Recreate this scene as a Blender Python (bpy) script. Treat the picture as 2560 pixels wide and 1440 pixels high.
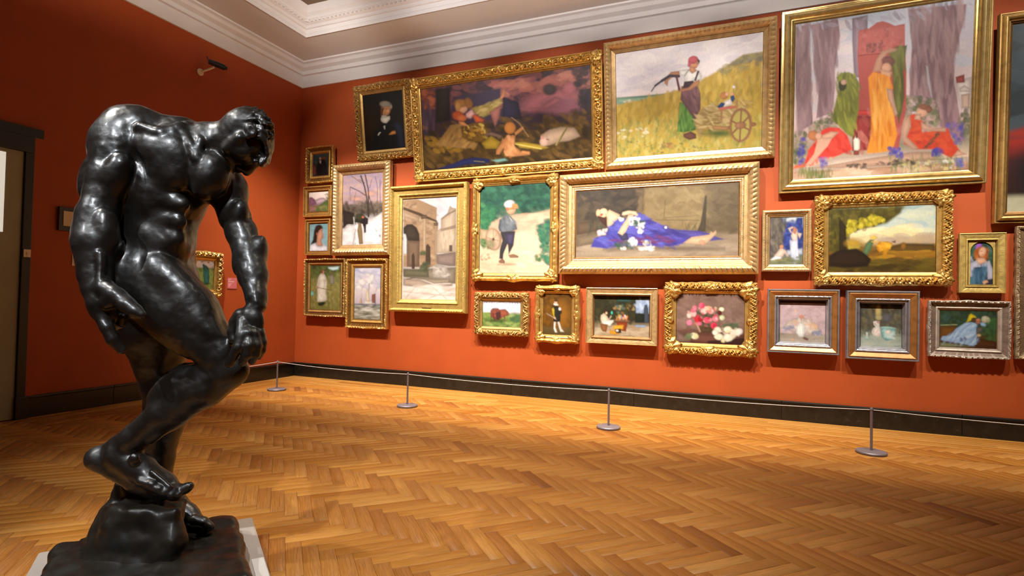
import bpy, bmesh, math, random
import numpy as np
from mathutils import Vector, Matrix

for o in list(bpy.data.objects):
    bpy.data.objects.remove(o, do_unlink=True)
SC = bpy.context.scene
COL = SC.collection

# ------------------------------------------------------------------ camera
cam_d = bpy.data.cameras.new('camera')
cam = bpy.data.objects.new('camera', cam_d)
COL.objects.link(cam)
SC.camera = cam
cam_d.sensor_width = 36.0
cam_d.lens = 1383.54 / 2560 * 36.0
cam_d.clip_start = 0.05
CAM_LOC = (6.4817, -6.8127, 1.25)
_yaw, _pit, _rol = -0.389352, 0.022638, 0.020678
_f = Vector((math.sin(_yaw)*math.cos(_pit), math.cos(_yaw)*math.cos(_pit), math.sin(_pit)))
_r = Vector((math.cos(_yaw), -math.sin(_yaw), 0))
_u = _r.cross(_f)
CR = _r*math.cos(_rol) + _u*math.sin(_rol)
CU = _u*math.cos(_rol) - _r*math.sin(_rol)
CF = _f
cam.matrix_world = Matrix(((CR.x, CU.x, -CF.x, CAM_LOC[0]), (CR.y, CU.y, -CF.y, CAM_LOC[1]),
                           (CR.z, CU.z, -CF.z, CAM_LOC[2]), (0, 0, 0, 1)))

# ------------------------------------------------------------------ world, exposure
wd = bpy.data.worlds.new('world')
SC.world = wd
wd.use_nodes = True
wd.node_tree.nodes['Background'].inputs[0].default_value = (0.9, 0.85, 0.8, 1)
wd.node_tree.nodes['Background'].inputs[1].default_value = 0.05
vs = SC.view_settings
vs.view_transform = 'Standard'
vs.look = 'None'
vs.exposure = 0.6
vs.gamma = 1.0
vs.use_curve_mapping = False

# ------------------------------------------------------------------ ceiling lights of the gallery, and added fill lights
def spot(name, loc, tgt, watts, deg, blend, radius, col=(1, .93, .82)):
    d = bpy.data.lights.new(name, 'SPOT')
    d.energy = watts
    d.spot_size = math.radians(deg)
    d.spot_blend = blend
    d.shadow_soft_size = radius
    d.color = col
    o = bpy.data.objects.new(name, d)
    COL.objects.link(o)
    o.location = loc
    o.rotation_euler = (Vector(tgt) - Vector(loc)).to_track_quat('-Z', 'Y').to_euler()
    return o
def area(name, loc, tgt, watts, sx, sy, col=(1, .95, .88)):
    d = bpy.data.lights.new(name, 'AREA')
    d.energy = watts
    d.shape = 'RECTANGLE'
    d.size = sx
    d.size_y = sy
    d.color = col
    o = bpy.data.objects.new(name, d)
    COL.objects.link(o)
    o.location = loc
    o.rotation_euler = (Vector(tgt) - Vector(loc)).to_track_quat('-Z', 'Y').to_euler()
    return o
# wall washers on the ceiling track, aimed at the hung wall
for x, lo, hi in [[1.15, 900, 110], [2.6, 800, 180], [4.0, 980, 210], [5.4, 1080, 260], [6.8, 590, 220], [8.2, 450, 220], [9.7, 280, 170]]:
    spot('track_spot', (x, -2.7, 5.08), (x, 0, .62), lo, 58, .75, .045)
    spot('track_spot', (x+.15, -2.7, 5.08), (x+.15, 0, 3.15), hi, 56, .75, .045)
# unseen strip lights, added to brighten the cornice and soffit
def strip(loc, tgt, watts, length, col):
    o = area('cornice_fill_strip', loc, tgt, watts, length, .06, col)
    o.data.spread = math.radians(34)
    return o
strip((6.7, -3.0, 3.95), (6.7, -.45, 5.0), 16, 8.6, (1, .95, .92))
strip((3.2, -4.6, 3.92), (.5, -2.7, 5.02), 5, 3.0, (1, .93, .84))
strip((2.8, -3.3, 3.95), (1.1, -.4, 5.0), 3, .8, (1, .94, .88))
# one spot on the far end of the left wall
spot('track_spot', (2.4, -1.5, 5.08), (0, -.9, .9), 200, 50, .9, .05)
# statue lights, high behind the viewer and on the left
spot('statue_spot', (6.1, -8.2, 5.08), (4.25, -5.2, 1.0), 640, 34, .5, .05, (.88, .94, 1))
spot('statue_spot', (3.0, -8.6, 5.08), (4.2, -5.15, .9), 420, 32, .5, .05, (.92, .96, 1))
spot('statue_spot', (2.2, -6.3, 5.08), (4.6, -5.0, .6), 320, 40, .4, .05, (1, .96, .9))
# floor lights
spot('floor_spot', (5.0, -3.4, 5.08), (4.6, -2.6, 0), 400, 74, .9, .1, (1, .9, .74))
spot('floor_spot', (6.6, -4.6, 5.08), (6.4, -4.0, 0), 140, 74, .9, .1, (1, .9, .74))
spot('floor_spot', (2.4, -6.4, 5.08), (2.2, -5.2, 0), 40, 60, .9, .1, (1, .9, .74))
# added fill light below the mid-room ceiling, no real fixture, switched off
area('ceiling_fill_light', (6.3, -5.4, 5.19), (6.3, -5.4, 0), 0, 4.5, 4.0)

# ------------------------------------------------------------------ helpers
def mesh_obj(name, verts, faces, mat=None, parent=None, smooth=False, loc=None):
    me = bpy.data.meshes.new(name)
    if isinstance(verts, np.ndarray) and isinstance(faces, np.ndarray):
        nv, nf, k = len(verts), len(faces), faces.shape[1]
        me.vertices.add(nv)
        me.vertices.foreach_set('co', verts.astype(np.float32).ravel())
        me.loops.add(nf*k)
        me.loops.foreach_set('vertex_index', faces.astype(np.int32).ravel())
        me.polygons.add(nf)
        me.polygons.foreach_set('loop_start', np.arange(0, nf*k, k, dtype=np.int32))
        me.update(calc_edges=True)
        me.validate()
    else:
        me.from_pydata([tuple(v) for v in verts], [], [tuple(f) for f in faces])
    if smooth:
        me.polygons.foreach_set('use_smooth', np.ones(len(me.polygons), dtype=bool))
    me.update()
    o = bpy.data.objects.new(name, me)
    COL.objects.link(o)
    if mat:
        me.materials.append(mat)
    if parent:
        o.parent = parent
    if loc:
        o.location = loc
    return o

def empty(name, loc=(0, 0, 0), rotz=0.0):
    o = bpy.data.objects.new(name, None)
    COL.objects.link(o)
    o.location = loc
    o.rotation_euler = (0, 0, rotz)
    o.empty_display_size = .1
    return o

def tag(o, label, cat, group=None, kind=None):
    if label: o['label'] = label
    if cat: o['category'] = cat
    if group: o['group'] = group
    if kind: o['kind'] = kind
    return o

class MB:
    def __init__(s): s.v, s.f = [], []
    def box(s, x0, x1, y0, y1, z0, z1):
        n = len(s.v)
        s.v += [(x0,y0,z0),(x1,y0,z0),(x1,y1,z0),(x0,y1,z0),(x0,y0,z1),(x1,y0,z1),(x1,y1,z1),(x0,y1,z1)]
        s.f += [tuple(n+i for i in q) for q in ((0,3,2,1),(4,5,6,7),(0,1,5,4),(1,2,6,5),(2,3,7,6),(3,0,4,7))]
        return s
    def lathe(s, prof, seg=24, c=(0, 0, 0), axis='z'):
        n = len(s.v)
        for r, h in prof:
            for i in range(seg):
                a = 2*math.pi*i/seg
                p = (r*math.cos(a), r*math.sin(a), h)
                if axis == 'x': p = (p[2], p[0], p[1])
                if axis == 'y': p = (p[0], p[2], p[1])
                s.v.append((c[0]+p[0], c[1]+p[1], c[2]+p[2]))
        m = len(prof)
        for j in range(m-1):
            for i in range(seg):
                a, b = n+j*seg+i, n+j*seg+(i+1) % seg
                s.f.append((a, b, b+seg, a+seg))
        s.f.append(tuple(n+i for i in reversed(range(seg))))
        s.f.append(tuple(n+(m-1)*seg+i for i in range(seg)))
        return s
    def tube(s, pts, r, seg=8):
        n = len(s.v)
        P = [Vector(p) for p in pts]
        for i, p in enumerate(P):
            t = (P[min(i+1, len(P)-1)] - P[max(i-1, 0)]).normalized()
            up = Vector((0, 0, 1)) if abs(t.z) < .9 else Vector((1, 0, 0))
            a = t.cross(up).normalized(); b = a.cross(t)
            rr = r[i] if isinstance(r, (list, tuple)) else r
            for k in range(seg):
                w = 2*math.pi*k/seg
                s.v.append(tuple(p + a*rr*math.cos(w) + b*rr*math.sin(w)))
        for j in range(len(P)-1):
            for k in range(seg):
                a0, b0 = n+j*seg+k, n+j*seg+(k+1) % seg
                s.f.append((a0, b0, b0+seg, a0+seg))
        s.f.append(tuple(n+i for i in reversed(range(seg))))
        s.f.append(tuple(n+(len(P)-1)*seg+i for i in range(seg)))
        return s
    def build(s, name, mat, parent=None, smooth=False, loc=None, bevel=0):
        o = mesh_obj(name, s.v, s.f, mat, parent, smooth, loc)
        if bevel:
            m = o.modifiers.new('bevel', 'BEVEL'); m.width = bevel; m.segments = 2; m.limit_method = 'ANGLE'
        if smooth:
            o.data.set_sharp_from_angle(angle=math.radians(40))
        return o

# ------------------------------------------------------------------ materials
def new_mat(name):
    m = bpy.data.materials.new(name)
    m.use_nodes = True
    nt = m.node_tree
    return m, nt, nt.nodes['Principled BSDF']
def N(nt, typ, **kw):
    n = nt.nodes.new(typ)
    for k, v in kw.items():
        if k in n.inputs: n.inputs[k].default_value = v
        else: setattr(n, k, v)
    return n
def lin(c):
    if isinstance(c, str):
        c = [int(c[i:i+2], 16)/255 for i in (0, 2, 4)]
        return tuple(x/12.92 if x <= .04045 else ((x+.055)/1.055)**2.4 for x in c)
    return c
def ramp(nt, fac, stops):
    r = nt.nodes.new('ShaderNodeValToRGB')
    el = r.color_ramp.elements
    while len(el) < len(stops): el.new(.5)
    for e, (p, c) in zip(el, stops):
        e.position = p; e.color = (*c, 1)
    nt.links.new(fac, r.inputs[0])
    return r
def simple(name, col, rough=.5, metal=0.0, noise=0.0, nscale=20, bump=0.0, bscale=60, spec=.5, coat=0):
    m, nt, b = new_mat(name)
    b.inputs['Roughness'].default_value = rough
    b.inputs['Metallic'].default_value = metal
    b.inputs['Specular IOR Level'].default_value = spec
    b.inputs['Coat Weight'].default_value = coat
    b.inputs['Base Color'].default_value = (*col, 1)
    tc = N(nt, 'ShaderNodeTexCoord')
    if noise:
        n = N(nt, 'ShaderNodeTexNoise', Scale=nscale, Detail=5.0)
        nt.links.new(tc.outputs['Object'], n.inputs['Vector'])
        lo = tuple(max(0, x*(1-noise)) for x in col); hi = tuple(min(1, x*(1+noise)) for x in col)
        r = ramp(nt, n.outputs['Fac'], [(.3, lo), (.7, hi)])
        nt.links.new(r.outputs[0], b.inputs['Base Color'])
    if bump:
        n2 = N(nt, 'ShaderNodeTexNoise', Scale=bscale, Detail=4.0)
        nt.links.new(tc.outputs['Object'], n2.inputs['Vector'])
        bp = N(nt, 'ShaderNodeBump', Strength=bump, Distance=.01)
        nt.links.new(n2.outputs['Fac'], bp.inputs['Height'])
        nt.links.new(bp.outputs[0], b.inputs['Normal'])
    return m

M_wall = simple('red_wall_paint', (.335, .0575, .0095), .62, noise=.05, nscale=3, bump=.03, bscale=250, spec=.3)
M_white = simple('white_plaster', (.64, .60, .58), .7, noise=.03, nscale=4)
M_ceil = simple('grey_soffit_paint', (.56, .51, .465), .75, noise=.03, nscale=2)
M_ceil2 = simple('brown_ceiling_paint', (.17, .125, .08), .8, noise=.03, nscale=2)
M_sub = simple('subfloor', (.10, .05, .02), .8)

def marble():
    m, nt, b = new_mat('black_marble')
    tc = N(nt, 'ShaderNodeTexCoord')
    n = N(nt, 'ShaderNodeTexNoise', Scale=14.0, Detail=8.0, Roughness=.7)
    v = N(nt, 'ShaderNodeTexVoronoi', Scale=26.0)
    nt.links.new(tc.outputs['Object'], n.inputs['Vector'])
    nt.links.new(tc.outputs['Object'], v.inputs['Vector'])
    r1 = ramp(nt, n.outputs['Fac'], [(.35, (.005, .0042, .003)), (.62, (.013, .010, .007)), (.78, (.045, .038, .03))])
    r2 = ramp(nt, v.outputs['Distance'], [(.03, (.30, .27, .24)), (.09, (0, 0, 0))])
    n3 = N(nt, 'ShaderNodeTexNoise', Scale=2.2, Detail=2.0)
    nt.links.new(tc.outputs['Object'], n3.inputs['Vector'])
    r3 = ramp(nt, n3.outputs['Fac'], [(.5, (0, 0, 0)), (.66, (.7, .7, .7))])
    mul = N(nt, 'ShaderNodeMixRGB', blend_type='MULTIPLY'); mul.inputs[0].default_value = 1
    nt.links.new(r2.outputs[0], mul.inputs[1]); nt.links.new(r3.outputs[0], mul.inputs[2])
    add = N(nt, 'ShaderNodeMixRGB', blend_type='ADD'); add.inputs[0].default_value = 1
    nt.links.new(r1.outputs[0], add.inputs[1]); nt.links.new(mul.outputs[0], add.inputs[2])
    nt.links.new(add.outputs[0], b.inputs['Base Color'])
    b.inputs['Roughness'].default_value = .28
    return m
M_marble = marble()
M_black = simple('black_stone', (.004, .0036, .003), .42)
M_blackp = simple('black_lacquer', (.010, .009, .009), .45)

def wood(name, from_attr):
    m, nt, b = new_mat(name)
    uv = N(nt, 'ShaderNodeUVMap')
    if from_attr:
        at = N(nt, 'ShaderNodeAttribute', attribute_name='tone')
        rnd = at.outputs['Color']
    else:
        oi = N(nt, 'ShaderNodeObjectInfo')
        rnd = oi.outputs['Color']
    sep = N(nt, 'ShaderNodeSeparateColor')
    nt.links.new(rnd, sep.inputs[0])
    tone, seed, cut = sep.outputs
    off = N(nt, 'ShaderNodeCombineXYZ')
    mm = N(nt, 'ShaderNodeMath', operation='MULTIPLY'); mm.inputs[1].default_value = 53.0
    nt.links.new(seed, mm.inputs[0])
    nt.links.new(mm.outputs[0], off.inputs[0]); nt.links.new(mm.outputs[0], off.inputs[2])
    ad = N(nt, 'ShaderNodeVectorMath', operation='ADD')
    nt.links.new(uv.outputs[0], ad.inputs[0]); nt.links.new(off.outputs[0], ad.inputs[1])
    mp = N(nt, 'ShaderNodeMapping'); mp.inputs['Scale'].default_value = (3.0, 42.0, 1.0)
    nt.links.new(ad.outputs[0], mp.inputs[0])
    g = N(nt, 'ShaderNodeTexNoise', Scale=3.0, Detail=5.0, Roughness=.6, Distortion=.5)
    nt.links.new(mp.outputs[0], g.inputs['Vector'])
    mp2 = N(nt, 'ShaderNodeMapping'); mp2.inputs['Scale'].default_value = (2.2, 9.0, 1.0)
    nt.links.new(ad.outputs[0], mp2.inputs[0])
    w = N(nt, 'ShaderNodeTexWave', Scale=2.4, Distortion=9.0, Detail=2.0)
    w.bands_direction = 'Y'
    nt.links.new(mp2.outputs[0], w.inputs['Vector'])
    base = ramp(nt, tone, [(0, (.190, .056, .006)), (.25, (.305, .108, .014)), (.6, (.395, .164, .027)), (1, (.50, .252, .064))])
    gr = ramp(nt, g.outputs['Fac'], [(.3, (.72, .66, .60)), (.65, (1.08, 1.08, 1.08))])
    wr = ramp(nt, w.outputs['Fac'], [(.0, (.84, .80, .76)), (.5, (1.04, 1.04, 1.04))])
    m1 = N(nt, 'ShaderNodeMixRGB', blend_type='MULTIPLY'); m1.inputs[0].default_value = .8
    nt.links.new(base.outputs[0], m1.inputs[1]); nt.links.new(gr.outputs[0], m1.inputs[2])
    m2 = N(nt, 'ShaderNodeMixRGB', blend_type='MULTIPLY'); m2.inputs[0].default_value = .7
    nt.links.new(m1.outputs[0], m2.inputs[1]); nt.links.new(wr.outputs[0], m2.inputs[2])
    nt.links.new(m2.outputs[0], b.inputs['Base Color'])
    rr = N(nt, 'ShaderNodeMapRange'); rr.inputs['To Min'].default_value = .36; rr.inputs['To Max'].default_value = .52
    nt.links.new(g.outputs['Fac'], rr.inputs['Value'])
    nt.links.new(rr.outputs[0], b.inputs['Roughness'])
    b.inputs['Specular IOR Level'].default_value = .42
    b.inputs['Anisotropic'].default_value = .5
    tg = N(nt, 'ShaderNodeTangent', direction_type='UV_MAP')
    nt.links.new(tg.outputs[0], b.inputs['Tangent'])
    bp = N(nt, 'ShaderNodeBump', Strength=.06, Distance=.004)
    nt.links.new(g.outputs['Fac'], bp.inputs['Height'])
    nt.links.new(bp.outputs[0], b.inputs['Normal'])
    return m
M_plank = wood('oak_plank', False)
M_parq = wood('oak_parquet', True)

# ------------------------------------------------------------------ room shell
RX, RY, RT = 12.0, -9.6, 5.3
def struct(o): o['kind'] = 'structure'; return o
DOOR_Y, DOOR_Z, DOOR_Y2 = -3.665, 2.60, -5.3

struct(MB().box(-.2, RX+.2, 0, .2, -.05, RT).build('wall_back', M_wall))
wl = MB().box(-.2, 0, DOOR_Y, 0, -.05, RT).box(-.2, 0, DOOR_Y2, DOOR_Y, DOOR_Z, RT).box(-.2, 0, RY, DOOR_Y2, -.05, RT)
struct(wl.build('wall_left', M_wall))
struct(MB().box(RX, RX+.2, RY-.2, 0, -.05, RT).build('wall_right', M_wall))
struct(MB().box(-.2, RX+.2, RY-.2, RY, -.05, RT).build('wall_front', M_wall))

def loops(name, prof, mat):
    v, f = [], []
    for a, z in prof:
        v += [(a, -a, z), (RX-a, -a, z), (RX-a, RY+a, z), (a, RY+a, z)]
    for j in range(len(prof)-1):
        for i in range(4):
            k = (i+1) % 4
            f.append((j*4+i, j*4+k, j*4+4+k, j*4+4+i))
    return struct(mesh_obj(name, v, f, mat))
loops('trim_1', [(-.01, 4.56), (.025, 4.56), (.025, 4.735), (.033, 4.742), (.068, 4.745), (.07, 4.79), (.072, 4.797), (.066, 4.80),
                 (.075, 4.806), (.13, 4.83), (.152, 4.855), (.16, 4.862), (.152, 4.867), (.165, 4.872), (.195, 4.88), (.20, 4.905)], M_white)
loops('trim_2', [(.80, 4.905), (.80, 4.888), (.815, 4.885), (.82, 4.93), (.816, 4.94), (.83, 4.985), (.85, 4.988), (.856, 4.995), (.852, 5.0),
                 (.868, 5.02), (.905, 5.035), (.91, 5.045), (.94, 5.06), (.955, 5.085), (.952, 5.092), (.99, 5.12), (1.02, 5.18), (1.03, 5.2)], M_white)
ceil = loops('ceiling', [(.19, 4.90), (.81, 4.90)], M_ceil)
cv = MB().box(.95, RX-.95, RY+.95, -.95, 5.2, 5.3).build('ceiling_panel', M_ceil2, ceil)
# dentil strip of the inner cornice
dt = MB()
for i in range(150):
    x = .92 + i*.068
    if x > RX-.95: break
    dt.box(x, x+.036, -.93, -.905, 5.036, 5.056)
for i in range(112):
    y = -.92 - i*.068
    if y < RY+.95: break
    dt.box(.905, .93, y-.036, y, 5.036, 5.056)
d = dt.build('dentil_course', M_white, bpy.data.objects['trim_2']); d['kind'] = 'stuff'

# black marble skirting, slab by slab
def skirting(name, axis, start, end, step, off):
    root = struct(MB().box(*( (start, end, -.018, 0) if axis == 'x' else (0, .018, end, start)), 0, .205).build(name, M_black))
    edges = [start]; p = start+off if axis == 'x' else start-off
    while (p < end if axis == 'x' else p > end):
        edges.append(p); p += step if axis == 'x' else -step
    edges.append(end)
    g = .002
    for a, b in zip(edges, edges[1:]):
        m = MB()
        if axis == 'x': m.box(a+g, b-g, -.03, -.016, .001, .188); 
        else: m.box(.016, .03, b+g, a-g, .001, .188)
        m.build('marble_slab', M_marble, root, bevel=.002)
        m = MB()
        if axis == 'x': m.box(a+g, b-g, -.042, -.002, .188, .213)
        else: m.box(.002, .042, b+g, a-g, .188, .213)
        m.build('slab_capping', M_black, root, bevel=.006)
    return root
skirting('baseboard_back', 'x', .0, RX, 1.607, .50)
skirting('baseboard_left', 'y', -.04, -3.56, 1.607, 1.1)

# doorway: black stone surround
dr = MB().box(-.24, .05, DOOR_Y, DOOR_Y+.078, 0, DOOR_Z).box(-.24, .05, DOOR_Y2-.13, DOOR_Y+.078, DOOR_Z, DOOR_Z+.16).box(-.24, .05, DOOR_Y2-.13, DOOR_Y2, 0, DOOR_Z)
door = struct(dr.build('door_1', M_black, bevel=.006))
MB().box(-.02, .035, DOOR_Y+.078, DOOR_Y+.155, .215, DOOR_Z+.16).build('outer_moulding', M_wall, door)
MB().box(-.02, .035, DOOR_Y2-.215, DOOR_Y+.155, DOOR_Z+.16, DOOR_Z+.25).build('outer_moulding', M_black, door)
MB().box(-.02, .06, DOOR_Y-.005, DOOR_Y+.10, 0, .215).build('plinth_block', M_black, door, bevel=.004)

# closed grey door leaf with a lit frosted pane
M_green = simple('grey_green_paint', (.27, .26, .17), .55, noise=.12, nscale=1.5)
leaf = MB().box(-.06, .03, DOOR_Y2, DOOR_Y, .008, DOOR_Z).build('door_leaf', M_green, door, bevel=.004)
mp, ntp, bp_ = new_mat('lit_frosted_pane')
bp_.inputs['Base Color'].default_value = (.7, .7, .6, 1); bp_.inputs['Roughness'].default_value = .4
bp_.inputs['Emission Color'].default_value = (1, .97, .84, 1); bp_.inputs['Emission Strength'].default_value = .35
MB().box(.028, .034, DOOR_Y2+.25, DOOR_Y-.147, 1.80, 2.56).build('frosted_pane', mp, leaf)

# ------------------------------------------------------------------ oak herringbone floor
random.seed(11)
floor = struct(MB().box(-.3, RX+.2, RY-.2, 0, -.06, -.014).build('floor', M_sub))
PW, PL, BORD = .076, .38, .62
def in_room(x, y, m=.0):
    return (x > BORD-.2-m and y < -BORD+.2+m and x < RX and y > RY) or (x > -.25 and x <= BORD and y < DOOR_Y+.02)
e1 = np.array([.70710678, -.70710678]); e2 = np.array([.70710678, .70710678])
planks = []      # cx, cy, angle, length, width, tone, seed, z
O0 = np.array([3.507, -4.080])
def tone_pick(fam):
    t = random.gauss(.48, .12) if fam == 'A' else random.gauss(.62, .12)  # family B set paler: the oak's directional sheen put into the colour
    if random.random() < .04: t -= .3
    return min(1, max(.02, t))
for t in range(-12, 13):
    T = t*PL*(e1-e2)
    for k in range(-60, 100):
        a = O0 + T + e1*(k*PW+PL/2) + e2*(k*PW+PW/2)
        b = O0 + T + e1*(k*PW-PW/2) + e2*(k*PW+PL/2)
        for fam, c, ang in (('A', a, -math.pi/4), ('B', b, math.pi/4)):
            if in_room(c[0], c[1]):
                planks.append((c[0], c[1], ang, PL, PW, tone_pick(fam), random.random(), -.0016+random.uniform(-.0004, .0004)))
bord = []
for r in range(7):
    w = BORD/7
    x = -random.random()*1.2 + .04
    while x < RX:
        L = random.uniform(1.0, 2.0)
        x0, x1 = max(x, 0.02), min(x+L, RX)
        if x1-x0 > .05: bord.append(((x0+x1)/2, -(r+.5)*w, 0, x1-x0, w, min(1, max(0, random.gauss(.72, .12))), random.random(), 0.0))
        x += L
    y = -BORD + random.random()*.3
    while y > DOOR_Y:
        L = random.uniform(1.0, 2.0)
        y0, y1 = max(y-L, DOOR_Y), min(y, -BORD)
        if y1-y0 > .05: bord.append(((r+.5)*w, (y0+y1)/2, math.pi/2, y1-y0, w, min(1, max(0, random.gauss(.5, .15))), random.random(), 0.0))
        y -= L
def seen(x, y):
    d = Vector((x, y, 0)) - Vector(CAM_LOC)
    z = d.dot(CF)
    if z < .3: return None
    u = 1280 + 1383.5*d.dot(CR)/z; v = 720 - 1383.5*d.dot(CU)/z
    if -30 < u < 2590 and v < 1480:
        if u < 620 and v > 1290: return None
        return z
    return None
rank = sorted([(seen(p[0], p[1]), i) for i, p in enumerate(planks) if seen(p[0], p[1])])
near = set(i for _, i in rank[:270])
def plank_geo(L, W):
    g, b, h = .0005, .0011, .012
    x, y = L/2-g, W/2-g
    v = [(-x,-y,-h),(x,-y,-h),(x,y,-h),(-x,y,-h),(-x,-y,-b),(x,-y,-b),(x,y,-b),(-x,y,-b),
         (-x+b,-y+b,0),(x-b,-y+b,0),(x-b,y-b,0),(-x+b,y-b,0)]
    f = [(0,1,5,4),(1,2,6,5),(2,3,7,6),(3,0,4,7),(4,5,9,8),(5,6,10,9),(6,7,11,10),(7,4,8,11),(8,9,10,11)]
    return np.array(v), np.array(f)
pv, pf = plank_geo(PL, PW)
proto = None
def set_uv(me, co2):
    uvl = me.uv_layers.new(name='UVMap')
    idx = np.zeros(len(me.loops), dtype=np.int32); me.loops.foreach_get('vertex_index', idx)
    uvl.data.foreach_set('uv', co2[idx].astype(np.float32).ravel())
for i in near:
    x, y, a, L, W, tn, sd, z = planks[i]
    if proto is None:
        o = mesh_obj('plank', pv, pf, M_plank, floor); set_uv(o.data, pv[:, :2]); proto = o
    else:
        o = bpy.data.objects.new('plank', proto.data); COL.objects.link(o); o.parent = floor
    o.location = (x, y, z); o.rotation_euler = (random.gauss(0, .0012), random.gauss(0, .0004), a)
    o.color = (tn, sd, 0, 1)
def joined(name, lst, border):
    V, F, U, C = [], [], [], []
    n = 0
    for x, y, a, L, W, tn, sd, z in lst:
        v, f = plank_geo(L, W) if border else (pv, pf)
        c, s = math.cos(a), math.sin(a)
        tx, ty = random.gauss(0, .0012), random.gauss(0, .0003)
        w = np.empty_like(v)
        w[:, 0] = x + c*v[:, 0] - s*v[:, 1]; w[:, 1] = y + s*v[:, 0] + c*v[:, 1]; w[:, 2] = z + v[:, 2]
        if not border: w[:, 2] += tx*v[:, 1] + ty*v[:, 0]
        V.append(w); F.append(f+n); U.append(v[:, :2]); C.append(np.tile([tn, sd, 0, 1], (len(v), 1))); n += len(v)
    o = mesh_obj(name, np.concatenate(V), np.concatenate(F), M_parq, floor)
    set_uv(o.data, np.concatenate(U))
    ca = o.data.color_attributes.new('tone', 'FLOAT_COLOR', 'POINT')
    ca.data.foreach_set('color', np.concatenate(C).astype(np.float32).ravel())
    o['kind'] = 'stuff'
    return o
joined('herringbone_planks', [p for i, p in enumerate(planks) if i not in near], False)
joined('border_boards', bord, True)

# ------------------------------------------------------------------ bronze statue
def bronze(name='dark_bronze', rough=0):
    m, nt, b = new_mat(name)
    tc = N(nt, 'ShaderNodeTexCoord')
    n = N(nt, 'ShaderNodeTexNoise', Scale=7.0, Detail=6.0, Roughness=.6)
    nt.links.new(tc.outputs['Object'], n.inputs['Vector'])
    c = ramp(nt, n.outputs['Fac'], [(.30, (.009, .008, .006)), (.55, (.016, .0125, .009)), (.75, (.018, .021, .019))])
    nt.links.new(c.outputs[0], b.inputs['Base Color'])
    r = ramp(nt, n.outputs['Fac'], [(.3, (.30, .30, .30)), (.7, (.46, .46, .46))])
    nt.links.new(r.outputs[0], b.inputs['Roughness'])
    b.inputs['Metallic'].default_value = .35 if not rough else .05
    b.inputs['Specular IOR Level'].default_value = .85 if not rough else .22
    b.inputs['Coat Weight'].default_value = .15
    b.inputs['Coat Roughness'].default_value = .22
    n2 = N(nt, 'ShaderNodeTexNoise', Scale=55.0, Detail=4.0)
    nt.links.new(tc.outputs['Object'], n2.inputs['Vector'])
    bp = N(nt, 'ShaderNodeBump', Strength=.10, Distance=.01)
    nt.links.new(n2.outputs['Fac'], bp.inputs['Height'])
    nt.links.new(bp.outputs[0], b.inputs['Normal'])
    return m
M_bronze = bronze()
M_bronze2 = bronze('rough_bronze', 1)
M_bronze2.node_tree.nodes['Principled BSDF'].inputs['Coat Weight'].default_value = .04

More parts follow.
